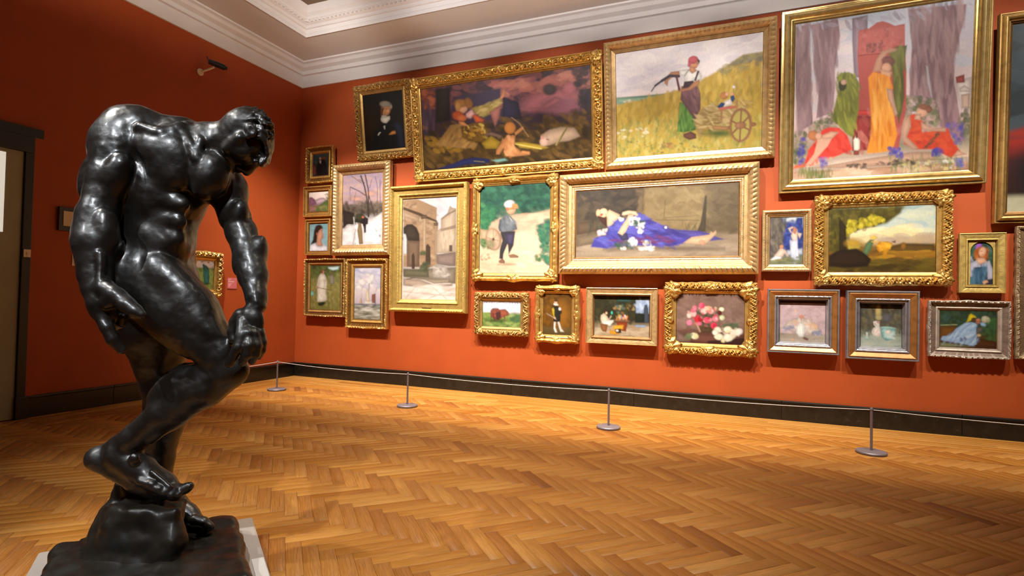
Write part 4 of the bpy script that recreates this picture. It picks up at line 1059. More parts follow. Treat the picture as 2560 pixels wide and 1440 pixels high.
class Canvas:
    """a small oil sketch: shapes are given in sketch units, the sheet's corners in the same units"""
    def __init__(s, corners, nu, nv, seed):
        s.nu, s.nv = nu, nv
        s.Hm = homography([(0, 0), (1, 0), (1, 1), (0, 1)], corners)
        s.Hi = np.linalg.inv(s.Hm)
        U, Vv = np.meshgrid(np.linspace(0, 1, nu), np.linspace(0, 1, nv))
        w = s.Hm[2, 0]*U+s.Hm[2, 1]*Vv+1
        s.X = (s.Hm[0, 0]*U+s.Hm[0, 1]*Vv+s.Hm[0, 2])/w
        s.Y = (s.Hm[1, 0]*U+s.Hm[1, 1]*Vv+s.Hm[1, 2])/w
        s.U, s.V = U, Vv
        s.C = np.zeros((nv, nu, 3))
        s.rng = np.random.RandomState(seed); s.ox = s.oy = 0; s.sc = 1
    def win(s, x0, y0, x1, y1, pad):
        P = np.array([(x, y, 1) for x in (x0-pad, x1+pad) for y in (y0-pad, y1+pad)]) @ s.Hi.T
        P = P[:, :2]/P[:, 2:]
        a = np.clip(np.floor(P.min(0)*[s.nu-1, s.nv-1]).astype(int), 0, [s.nu, s.nv])
        b = np.clip(np.ceil(P.max(0)*[s.nu-1, s.nv-1]).astype(int)+1, 0, [s.nu, s.nv])
        return slice(a[1], b[1]), slice(a[0], b[0])
    def blend(s, sl, a, col):
        a = np.clip(a, 0, 1)[..., None]
        s.C[sl] = s.C[sl]*(1-a)+np.array(col)*a
    def poly(s, pts, col, soft):
        pts = np.array(pts); lo, hi = pts.min(0), pts.max(0)
        sl = s.win(*lo, *hi, soft+1)
        X, Y = s.X[sl], s.Y[sl]
        if X.size == 0: return
        d2 = np.full(X.shape, 1e9); ins = np.zeros(X.shape, bool)
        for (x0, y0), (x1, y1) in zip(pts, np.roll(pts, -1, 0)):
            ex, ey = x1-x0, y1-y0
            t = np.clip(((X-x0)*ex+(Y-y0)*ey)/(ex*ex+ey*ey+1e-9), 0, 1)
            d2 = np.minimum(d2, (X-x0-t*ex)**2+(Y-y0-t*ey)**2)
            if y0 != y1:
                c = ((y0 > Y) != (y1 > Y)) & (X < (x1-x0)*(Y-y0)/(y1-y0)+x0)
                ins ^= c
        d = np.sqrt(d2)*np.where(ins, 1, -1)
        w = min(hi[0]-lo[0], hi[1]-lo[1])
        k = np.clip(.62+.48*np.clip(d/(.28*w+1), 0, 1)-.10*(X-lo[0])/(hi[0]-lo[0]+1), 0, 1.12) if w < 60 else np.ones_like(d)
        s.blend(sl, .5+d/(2*max(soft, .6)), np.array(col)*k[..., None])
    def ell(s, cx, cy, rx, ry, ang, col, soft, al=1.0):
        R = max(rx, ry)
        sl = s.win(cx-R, cy-R, cx+R, cy+R, soft+1)
        X, Y = s.X[sl]-cx, s.Y[sl]-cy
        if X.size == 0: return
        c, q = math.cos(ang), math.sin(ang)
        u, v = (X*c+Y*q)/rx, (-X*q+Y*c)/ry
        k = np.sqrt(u*u+v*v); d = (1-k)*min(rx, ry)
        if al == 1.0 and R < 30: col = np.array(col)*np.clip(1.10-.38*k*k-.12*X/R, .4, 1.15)[..., None]
        s.blend(sl, al*np.clip(.5+d/(2*max(soft, .6)), 0, 1), col)
    def line(s, pts, w, col):
        pts = np.array(pts)
        sl = s.win(*pts.min(0), *pts.max(0), w+1)
        X, Y = s.X[sl], s.Y[sl]
        if X.size == 0: return
        d2 = np.full(X.shape, 1e9)
        for (x0, y0), (x1, y1) in zip(pts, pts[1:]):
            ex, ey = x1-x0, y1-y0
            t = np.clip(((X-x0)*ex+(Y-y0)*ey)/(ex*ex+ey*ey+1e-9), 0, 1)
            d2 = np.minimum(d2, (X-x0-t*ex)**2+(Y-y0-t*ey)**2)
        s.blend(sl, .5+(w/2-np.sqrt(d2))/1.1, col)
    def strokes(s, n, size, asp, ang, jit, cols, pts):
        pts = np.array(pts); lo, hi = pts.min(0), pts.max(0); k = 0; tries = 0
        while k < n and tries < n*8:
            tries += 1
            x, y = s.rng.uniform(lo, hi)
            ins = False
            for (x0, y0), (x1, y1) in zip(pts, np.roll(pts, -1, 0)):
                if y0 != y1 and (y0 > y) != (y1 > y) and x < (x1-x0)*(y-y0)/(y1-y0)+x0: ins = not ins
            if not ins: continue
            k += 1
            z = size*s.rng.uniform(.6, 1.4)
            s.ell(x, y, z*asp, z, math.radians(ang+s.rng.uniform(-jit, jit)), cols[s.rng.randint(len(cols))], .8, s.rng.uniform(.25, .62))
    def run(s, text):
        pt = lambda tk: [(s.ox+float(a)*s.sc, s.oy+float(b)*s.sc) for a, b in (q.split(',') for q in tk)]
        for ln in text.strip().splitlines():
            for cmd in ln.split(';'):
                t = cmd.split()
                if not t: continue
                c = t[0]
                if c == '@': s.ox, s.oy, s.sc = map(float, t[1:4])
                elif c == 'g':
                    cs = [lin(q) for q in t[1::2]]; vs_ = [float(q) for q in t[2::2]]
                    for i in range(3): s.C[..., i] = np.interp(s.V, vs_, [q[i] for q in cs])
                elif c == 'p': s.poly(pt(t[3:]), lin(t[1]), float(t[2])*s.sc)
                elif c == 'e': s.ell(*pt([t[3]])[0], float(t[4])*s.sc, float(t[5])*s.sc, math.radians(float(t[6])) if len(t) > 6 else 0, lin(t[1]), float(t[2])*s.sc)
                elif c == 'l': s.line(pt(t[3:]), float(t[2])*s.sc, lin(t[1]))
                elif c == 's': s.strokes(int(t[1]), float(t[2])*s.sc, float(t[3]), float(t[4]), float(t[5]), [lin(q) for q in t[6].split('|')], pt(t[7:]))
    def finish(s, gain):
        for _ in range(1):
            p = np.pad(s.C, ((1, 1), (1, 1), (0, 0)), 'edge')
            s.C = (p[1:-1, 1:-1]*4+p[:-2, 1:-1]+p[2:, 1:-1]+p[1:-1, :-2]+p[1:-1, 2:])/8
        n = s.rng.rand(s.nv, s.nu)
        m = (n+np.roll(n, 1, 0)+np.roll(n, 1, 1)+np.roll(n, 2, 0))/4
        return np.clip(s.C*(1+.22*(m-.5))[..., None]*gain, 0, .95)

def canvas_obj(root, W, H, m, y, corners, text, px_step, seed, gain):
    w, h = W-2*m[0], H-2*m[1]
    c = np.array(corners)
    nu = max(12, int(np.linalg.norm(c[1]-c[0])/px_step)); nv = max(12, int(np.linalg.norm(c[3]-c[0])/px_step))
    cv_ = Canvas(corners, nu, nv, seed); cv_.run(text)
    C = cv_.finish(gain)
    X = -w/2+cv_.U*w; Z = H-m[1]-cv_.V*h
    V = np.stack([X, np.full_like(X, y), Z], -1).reshape(-1, 3)
    I = np.arange(nu*nv).reshape(nv, nu)
    F = np.stack([I[:-1, :-1], I[1:, :-1], I[1:, 1:], I[:-1, 1:]], -1).reshape(-1, 4)
    o = mesh_obj('canvas', V, F, M_paint, root)
    ca = o.data.color_attributes.new('paint', 'FLOAT_COLOR', 'POINT')
    ca.data.foreach_set('color', np.concatenate([C.reshape(-1, 3), np.ones((nu*nv, 1))], 1).astype(np.float32).ravel())
    return o

def put_orn(root, kind, x, z, y, sx, sz, rot, mat):
    key = kind+mat.name
    if key not in ORN:
        ORN[key] = ORN[kind].copy(); ORN[key].materials.append(mat)
    o = bpy.data.objects.new(kind+'_ornament', ORN[key])
    COL.objects.link(o); o.parent = root
    o.location = (x, y, z); o.scale = (sx, (sx+sz)/2, sz); o.rotation_euler = (0, rot, 0)
    return o

def picture(label, x0, zb, W, H, tilt, db, mx, mz, sty, mat, corners, art, T=.085, orns=None, liner=None, px=1.45, gain=.69, wall='back', seed=1):
    m = (mx+mz)/2
    root = empty('framed_painting')
    if wall == 'back':
        root.location = (x0+W/2, -max(.004, db-T*.75), zb); root.rotation_euler = (math.radians(tilt), 0, 0)
    else:
        root.location = (max(.004, db-T*.75), x0, zb); root.rotation_euler = (math.radians(tilt), 0, math.radians(90))
    tag(root, label, 'painting', 'salon hang of framed paintings')
    if sty == 'silver':
        for nm, st, mt in (('outer_edge', 'silverA', 'silver'), ('frame', 'silverB', 'wood'), ('inner_moulding', 'silverC', 'silver')):
            pr, bd, stp, wb = STY[st]
            v, f = frame_mesh(W, H, m, T, pr, bd, stp, wb); mesh_obj(nm, v, f, G[mt], root, True).data.set_sharp_from_angle(angle=math.radians(35))
    else:
        pr, bd, stp, wb = STY[sty]
        cut_ = len(pr)-2
        # moulding and the smooth slip next to the canvas are separate pieces
        v, f = frame_mesh(W, H, m, T, pr[:cut_+1], bd, stp, wb)
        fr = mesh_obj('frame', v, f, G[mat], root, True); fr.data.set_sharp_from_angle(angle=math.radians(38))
        v, f = frame_mesh(W, H, m, T, pr[cut_:], [], .1, None)
        mesh_obj('slip', v, f, G[liner or mat], root, True).data.set_sharp_from_angle(angle=math.radians(38))
    yc = -T*.27 if sty != 'silver' else -.012
    canvas_obj(root, W, H, (mx if sty == 'silver' else m, mz if sty == 'silver' else m), yc, corners, art, px, seed, gain)
    b = MB().box(-W/2+.02, W/2-.02, -.004, .0, .02, H-.02).build('backing_board', M_blackp, root)
    if orns:
        k, sc, cc = orns
        for (x, z, r) in ((-W/2, 0, .8), (W/2, 0, -.8), (W/2, H, .8), (-W/2, H, -.8)):
            put_orn(fr, 'corner', x-math.copysign(sc*.9, x), z+(sc*.9 if z == 0 else -sc*.9), -T*.55, sc, sc, r, G[mat])
        if cc:
            for (x, z, r) in ((0, sc*.55, 0), (0, H-sc*.55, math.pi)):
                put_orn(fr, 'centre', x, z, -T*.55, cc*1.25, cc*.8, r, G[mat])
            for x in (-W/2+sc*.55, W/2-sc*.55):
                put_orn(fr, 'centre', x, H/2, -T*.55, cc*1.15, cc*.75, math.pi/2, G[mat])
    return root
ART = {}
ART['beard'] = '''@ 740 180 .1945
g 0c0906 0 171008 .55 0a0806 1
e 2c1e0b 90 950,640 90 160
p 0f0f0e 10 985,1000 1000,790 1060,690 1140,630 1210,590 1330,615 1385,720 1412,950 1300,1000
p 1f2639 22 1255,640 1330,620 1380,700 1408,940 1330,965 1310,800
e b98459 6 1160,455 60 90 ; e 6a3c22 14 1115,490 24 62 ; e 938a7c 8 1150,393 72 40 ; e 9b9184 8 1226,425 16 30
e dcd6ca 7 1146,590 50 46 ; p dcd6ca 5 1098,570 1215,545 1214,590 1165,640 1120,628 ; e b3aa9b 4 1138,548 36 13
l 3e2415 8 1108,462 1135,456 ; l 3e2415 8 1155,455 1188,458 ; l e0a878 10 1142,465 1128,522 ; e d89a70 6 1185,480 16 26
p d9d8d2 3 1130,680 1150,668 1150,722 1138,712 ; l e8e4da 10 1062,795 1074,770 1088,762 ; p c4823e 4 1195,788 1240,742 1282,735 1292,772 1240,786'''
ART['small1'] = '''@ 740 340 .2222
g 35474a 0 1d2424 .5 261214 1
s 60 9 1.5 0 90 2c3a3c|51666a|1a1512|4a2c26 195,190 362,185 358,430 193,440
p 0e0c0d 5 235,430 245,290 275,240 320,255 345,320 355,430 ; e b08a72 3 275,240 12 16 ; p d8c8b8 2 268,262 284,266 280,300 270,292
p 7a3a34 5 196,330 222,310 225,420 198,430 ; e 6a3c22 5 318,235 26 18'''
ART['small2'] = '''@ 740 340 .2222
g e9dcd6 0 e6cfc9 .3 8a7a52 .6 5c5c34 1
p a58292 4 143,740 150,680 180,690 215,715 270,690 310,688 345,720 360,760 143,780 ; p 80536a 4 145,690 175,680 205,705 235,760 145,780
p b9a0a8 3 215,725 265,698 310,694 345,730 230,760
p 8e5a60 6 143,770 240,780 240,850 143,850 ; p 556a34 8 240,790 330,720 362,700 360,845 210,848
s 90 5 1.8 -10 30 6f7a3c|4c5c2c|8f8a56|9a6a58 143,790 360,760 360,845 143,850
s 40 6 1.2 0 90 4a5a30|66703e|3a4426 318,650 362,630 362,720 335,690'''
ART['small3'] = '''@ 740 340 .2222
g 6f929c 0 7fa3ae .5 86a2ac 1
s 60 12 1.3 30 40 6a8a92|88aab4|5f8088|7a9aa2 158,992 360,985 355,1290 148,1298
p 2a1714 5 160,1225 190,1170 205,1060 225,1020 270,1005 300,1020 305,1050 270,1080 245,1140 230,1200
p c58e74 4 232,1200 240,1110 262,1060 285,1030 302,1050 300,1085 311,1110 303,1120 303,1155 285,1170 290,1200 310,1240 200,1240
e 2a1714 4 255,1030 40 30 -20 ; p a05a4a 3 228,1090 248,1085 244,1122 230,1118 ; l 4a2a22 4 286,1062 300,1066 ; l 9a4038 4 290,1142 304,1140
p dcd8e2 6 147,1298 160,1230 215,1205 240,1240 290,1250 310,1215 350,1250 356,1292 ; s 40 7 2 70 30 eceaf2|c8c4d0|d8d4de 160,1245 345,1255 352,1290 150,1295'''
ART['snow'] = '''@ 740 340 .2222
g b09ab0 0 c0a4ae .22 b89a98 .38 6e6258 .44 4a4036 .55 efe8ea .72 f4eef0 1
s 90 16 2.2 0 14 b9a2b6|c8a8a6|ad98b2|d0b0a8 525,440 978,405 965,740 515,760
e d8a088 30 830,640 50 24 ; e d8a08e 30 680,700 60 20
s 190 13 1.6 80 40 55493e|6a5c50|3c332c|7a6c60 515,730 965,735 960,880 800,950 640,990 505,1030
p 332b26 8 515,820 640,860 650,985 560,990 505,1040
l 3a302c 15 800,900 790,700 765,560 725,440 ; l 3a302c 13 808,900 808,600 775,430 ; l 3a302c 9 770,660 700,610 600,565 ; l 4a403c 6 730,520 660,470 620,445 ; l 4a403c 6 765,520 700,480 ; l 3a302c 8 890,950 850,800 815,670 ; l 5a4c4a 6 905,740 915,580 890,450 ; l 5a4c4a 7 945,885 940,650 945,480 ; l 6a5c58 5 600,720 600,580 ; l 6a5c58 5 640,740 665,620 ; l 5a4c4a 5 820,580 850,480 ; l 5a4c4a 4 935,560 965,500
p f3eef0 8 497,1220 500,1060 575,985 640,1000 660,1220 ; p f3eef0 8 735,1000 800,945 900,890 962,850 952,1215 740,1215
s 70 12 2.2 -30 30 ffffff|e4dce2|d8d0d8 500,1040 950,960 950,1210 500,1215
p 2c2a20 5 640,960 665,890 730,870 770,900 740,985 ; e 3c3c28 6 700,900 50 36
p 2b2026 4 735,1000 735,930 775,905 800,925 795,985 775,990 770,1080 750,1085 745,1010 ; e b06a50 3 740,905 16 14
p 8a7450 4 672,1060 690,960 720,980 730,1060 735,1210 690,1215 ; l 3a3028 6 640,1000 640,900 ; l 8a8078 6 655,1040 620,1210 ; l d8d4d0 8 640,985 634,905
s 14 5 1.6 40 30 3a3430 860,1040 885,1040 940,1120 930,1135'''
ART['dress'] = '''@ 740 620 .1797
g 4e5a2c 0 6a6e3a .25 8a8248 .5 7a7236 1
s 170 14 1.6 80 40 3e4c24|56622e|2f3a1e|6c7440 203,242 600,242 600,360 203,400
p c6dde0 6 430,258 580,250 575,290 500,305 440,280
s 300 10 2.4 80 30 8a8650|6f6e38|9a9058|5e5e2e|a89a5c 203,380 600,340 600,862 180,850
p e2d9c8 5 335,345 385,350 408,400 418,505 395,520 390,440 405,560 415,720 350,745 275,740 290,560 310,440 300,520 272,530 290,430 310,370
s 50 9 3 85 10 f2ece0|cfc4b0|dcd2c0 300,450 400,450 412,720 280,735
e 6a4a2a 3 368,298 40 12 ; e c08a68 3 360,330 22 24 ; e 5a3a20 3 350,325 14 14
l 6a4028 8 275,535 490,578 ; p 22301c 5 285,760 360,740 400,760 350,800 300,800 ; e c08a68 3 275,535 14 14
p 8a8270 5 460,380 500,355 520,420 515,490 455,490 450,420 ; e 6a5a40 4 478,345 26 14 ; l 2a2418 8 465,510 490,512
p 7fc6b8 4 187,640 195,590 235,595 235,640 200,655'''
ART['boats'] = '''@ 740 620 .1797
g 9ba3c4 0 c0bfd4 .2 e0d4d6 .42 cfc0ca .62 c8bcc8 .69 6c7080 .71 8a8478 .8 8e8a78 1
s 110 26 1.8 -10 30 a8b0d0|d8d0dc|b4b6d0|e6dce0|9aa4c6 818,285 1180,285 1175,560 812,560
e efe6e0 24 1010,430 80 70 ; e eae0e0 20 920,480 60 50 ; e f0e8e4 18 870,560 50 40 ; s 50 16 1.5 0 40 f4ece8|dcd0d8|cabfd0 850,380 1120,380 1120,620 850,620
l 4a3a34 5 1018,500 1018,770 ; p ead8ba 4 975,740 972,640 990,565 1010,590 1022,740 ; p 8e5c4c 4 1050,760 1056,650 1105,635 1098,770 ; l 4a3a34 5 1105,790 1112,600 1128,565
p d8b67c 4 880,780 905,690 918,780 ; l 5a4a40 4 912,790 915,640 ; p e8dcd0 4 945,785 948,740 1060,740 1060,785 ; p 3a3834 4 975,800 1060,800 1110,790 1085,828 1010,832
s 150 10 4 -4 14 b8b2a4|6e6a5c|d8d2c6|8a8674|5c5a50 803,810 1165,805 1163,990 800,998 ; s 30 7 5 -6 10 f0ece4 820,830 1150,830 1150,985 805,990'''
ART['arch'] = '''@ 960 430 .2639
g d8d2d8 0 c8c4cc .3 d0c8c4 .5 b0a49c .7 dccfc8 .84 e6dad2 1
s 50 26 2 10 30 e6e0e4|c4c0ca|d4ced6 400,250 690,240 690,400 500,420
p a38468 3 182,270 320,262 500,340 497,470 515,490 500,900 182,900
s 130 14 1.8 0 40 b4967a|8e7054|9a8068|c0a68a|7a6250 182,280 490,345 495,890 182,890
p 5e4838 4 180,335 340,390 500,460 510,480 340,420 182,360 ; p b89c80 3 182,370 330,430 332,480 182,430
p 3f342c 5 182,650 182,530 215,500 265,495 310,530 335,590 338,660 ; p d4d0d4 4 182,660 182,585 205,590 218,650 215,780 182,780 ; p 7a6250 4 215,650 338,655 335,900 215,900
p 4a3a30 4 395,880 395,700 415,680 440,710 442,880 ; p 4a3a2e 4 262,920 262,790 278,765 290,800 290,920
p b49a7e 3 368,440 398,440 398,760 368,760 ; p a88c72 3 480,480 500,480 502,780 482,780 ; p 6a5444 3 350,420 400,405 408,440 352,450 ; p 6a5444 3 470,480 515,480 510,510 472,510
p c6b09a 3 500,560 540,530 540,440 600,390 625,320 650,340 685,345 685,760 500,770 ; p a08a74 3 540,540 680,500 682,530 540,560 ; p a08a74 2 545,440 600,395 680,355 680,370 600,412 545,455
s 40 7 4 88 6 d4c2ae|a8927c|b8a28c 545,560 680,540 680,750 545,750 ; p 5e4c42 3 620,690 650,690 650,750 620,750
p 8c7870 4 500,780 685,755 685,890 620,890 500,870 ; p 8e8070 5 182,930 690,900 688,1060 182,1000
p 6a6450 6 182,920 420,930 430,1000 182,990 ; s 60 12 1.4 0 90 4c5238|5c5c44|3e4430 340,860 430,850 420,940 350,940 ; s 24 9 1.4 0 90 4c5238|5c5c44 350,750 390,750 390,790 350,790
p b8aea4 3 462,890 520,870 600,900 625,960 615,1010 470,1000 ; s 50 8 2 10 40 8a7e74|d0c8c0|a0948a 465,890 600,900 620,1000 470,1000 ; p a0907e 4 340,1010 500,1020 630,1010 620,1050 480,1060
p b29c8c 5 180,1010 340,1020 480,1070 660,1060 650,1080 420,1110 178,1080 ; s 60 16 4 2 10 efe6de|d8c8bc|c8b4a6|f4ece4 175,1090 685,1080 683,1205 170,1205 ; l b8a494 5 180,1140 680,1180 ; l b8a494 5 300,1090 200,1205 ; l b8a494 5 470,1100 600,1205 ; l b8a494 5 680,1100 420,1205 ; l 5a4c42 8 210,1020 290,1005'''
ART['boy'] = '''@ 960 430 .2639
g 2c5c48 0 2a5644 .25 58705a .33 cdab94 .40 e0c0a4 .6 ecd2b6 .8 eed8bc 1
s 260 20 1.5 20 60 1f4a3c|2f6450|1a3c34|3a7258|244e46 918,140 1567,100 1565,345 1300,390 1240,350 1050,460 912,520
p 2f6a4c 14 916,300 1010,300 1060,380 1040,460 1000,480 985,560 914,560 ; s 120 16 1.5 30 60 3a7a54|245840|2c6848|4e8a5c 915,300 1060,330 1000,540 914,700
p cda88e 16 1000,520 1060,460 1240,410 1400,400 1567,360 1565,470 1450,520 1330,560 1000,700 ; p e4c6a8 14 1000,690 1300,560 1400,600 1480,780 1560,970 905,965 910,760
s 80 20 3 4 14 f0dabc|d8b698|e6c8aa|dcc0a4 920,760 1480,760 1540,960 905,960 ; s 40 18 3 -4 14 d8b49a|c4a088|e2c0a6 1250,420 1560,380 1540,480 1300,560
s 170 18 1.4 30 60 2c6450|1f4c44|3c7a58|2a5a54|468a62 1440,520 1567,440 1565,890 1500,840 1470,640 ; s 40 10 1.4 0 90 6a7a54|3c6a44 1420,800 1480,790 1480,860 1430,860
p c8a888 5 912,540 985,550 1110,590 1115,650 990,660 914,640 ; s 40 12 1.4 0 90 3a6a3c|5a8248 914,640 1000,640 1000,730 914,710
e a88a70 6 1035,640 74 112 -10 ; e d0b094 6 1035,640 60 98 -10 ; e 8c8a66 20 1010,680 40 40 ; l 9a7a60 6 1035,540 1035,740 ; l 9a7a60 6 970,620 1100,660 ; l 9a7a60 6 985,720 1085,560 ; e 5a4436 3 1035,640 12 14
p 70767e 5 1140,400 1200,420 1240,470 1262,545 1220,560 1130,580 1090,560 1080,520 1100,450 ; p 565c66 8 1090,450 1140,440 1150,540 1115,575 1085,540 ; s 40 12 2 70 30 868c94|5c626c|757b84 1110,430 1240,460 1250,550 1120,570
p d8dcd8 2 1178,418 1200,440 1215,470 1198,455 ; p 403c44 5 1100,570 1240,560 1225,700 1175,800 1220,790 1212,810 1180,800 1170,680 1130,780 1125,835 1090,830 1095,740 1120,650
p 4a4460 6 1150,590 1235,580 1215,690 1165,690
p 8c6650 4 1180,795 1225,785 1272,805 1270,822 1190,822 ; p 8c6650 4 1082,850 1120,828 1145,855 1140,875 1090,870 ; e 9a8068 10 1160,885 70 8
e d8a080 5 1200,350 44 50 ; e c88a50 5 1195,325 48 30 -10 ; e e2ccd0 5 1185,300 50 36 -14 ; s 26 8 2 30 60 c89058|b07a44 1205,300 1260,300 1260,345 1225,340 ; e b86a54 3 1168,350 10 16 ; l 7a4a3a 5 1215,345 1236,350 ; l b4605a 5 1205,392 1225,390 ; s 20 6 1.5 0 90 a88464|7a5c48 915,780 1000,780 1000,840 915,840'''
ART['forest'] = '''@ 1010 110 .2431
g 3a2834 0 4a323e .25 3c2a3c .5 40301c .68 4a3414 .85 2e200e 1
s 220 34 2 -6 40 8a5056|5c3a48|2e2630|3a2c3a|a8605c|46323e 180,450 1912,200 1925,640 1200,720 185,640
s 60 30 2.4 -10 20 c07868|b06a64|d08a78|94585c 900,400 1900,260 1900,420 1000,500 ; e b87078 40 1500,560 260 90 -12 ; e 8e5a6a 30 1600,620 200 90 0 ; e a8646c 24 1700,440 70 80 20 ; e 4c4044 14 1500,450 70 60 ; p b4707a 10 1165,640 1400,640 1560,520 1640,560 1500,640 1300,680
s 60 26 1.4 0 60 2a242c|3a3034 1750,240 1912,220 1925,660 1800,640 ; s 60 20 1.4 0 60 a85c3c|7a3c28|5a2c24 180,450 340,430 340,640 190,640
p 2c2420 12 330,440 480,430 480,760 330,800 ; p 3c3048 14 480,640 560,520 1000,430 1010,760 700,760 ; p 2c2640 10 1020,520 1180,580 1220,760 1010,770 ; s 20 14 5 88 6 6a4a5e|3a2c3c|241c28 190,620 330,600 330,830 195,830
s 420 20 2.2 30 50 5c4418|40300f|6e5220|2e220c|7a5a28|503a14 195,820 700,760 1230,740 1925,660 1938,1150 206,1290
s 60 16 2 30 50 a07820|8a6418 210,950 560,960 760,1060 330,1120
p 9a7440 9 330,1030 480,820 590,800 600,900 640,1000 760,1010 740,1060 560,1060 ; s 70 14 3 -50 20 b89050|7c5a2c|a87e44 380,1000 580,820 600,960 740,1040
p a8904e 8 700,640 880,590 1000,530 1015,560 1000,650 820,740 740,700 ; p a86a62 8 880,680 1005,600 985,740 940,840 900,720 ; s 30 12 3 -20 20 c8b070|8e7a3c 720,640 1000,545 980,640 800,720
p d88a5c 4 985,545 1015,490 1035,430 1044,470 1038,520 1010,548
e d8a07c 8 600,630 62 68 20 ; e 9c6a34 10 590,590 70 44 0 ; e 8c5c2c 10 670,590 40 60 -20 ; e b88448 8 560,620 30 50 ; p e0a8a4 8 640,700 700,650 735,700 690,750 640,740
e b4502a 8 560,720 60 50 10 ; e c86a3c 6 600,745 50 34 ; p c85a34 5 705,720 740,705 830,765 810,790 740,790 ; p e0965c 4 560,780 620,785 670,830 640,845 580,810
p 8a6424 6 590,850 700,800 830,790 870,900 820,1000 680,990 600,950 ; s 50 14 2.2 40 60 d8a83c|5c3c14|e8c860|7a4c1c|3c2610 600,840 850,800 860,960 640,980
p b0902c 7 800,1010 900,930 1000,1000 960,1070 840,1070 ; p b89a34 6 1130,1000 1240,1000 1420,1030 1500,1060 1400,1080 1200,1060 ; l e8d878 8 1150,1020 1420,1072 ; p 8a6a5c 8 820,920 900,890 1010,930 1000,960 900,930
p d8935c 6 1000,1010 1060,930 1150,930 1140,1040 1220,1110 1300,1110 1300,1135 1160,1150 1040,1150 1030,1060 985,1130 950,1130 955,1080 ; s 30 14 2 60 40 e8ac78|c87c4c|e0a06c 1010,950 1130,940 1150,1130 1040,1140
e c8803c 7 1095,850 58 62 ; p d8935c 4 1140,900 1210,840 1235,835 1235,865 1150,930 ; l c8a070 5 1110,740 1190,800 1250,890 1285,940 ; p d8935c 4 1220,1090 1300,1100 1300,1130 1200,1120
p c8aa90 9 1410,930 1500,870 1620,840 1760,850 1820,940 1700,990 1600,1000 1480,1040 1415,1040 ; e d8b4a0 7 1450,990 46 54 30 ; e d89888 4 1425,950 14 16 ; l 4a342c 8 1470,970 1490,975 ; p c8b070 4 1560,1030 1600,960 1670,845 1690,850 1640,940 1580,1040 ; l 3a2a18 6 1580,1030 1680,850
p 23285c 8 330,1285 520,1220 600,1180 730,1160 890,1180 880,1220 640,1240 480,1280 ; p 7aa8a0 6 900,1190 1040,1170 1075,1195 960,1215 ; l 8a8034 6 720,1200 830,1210'''
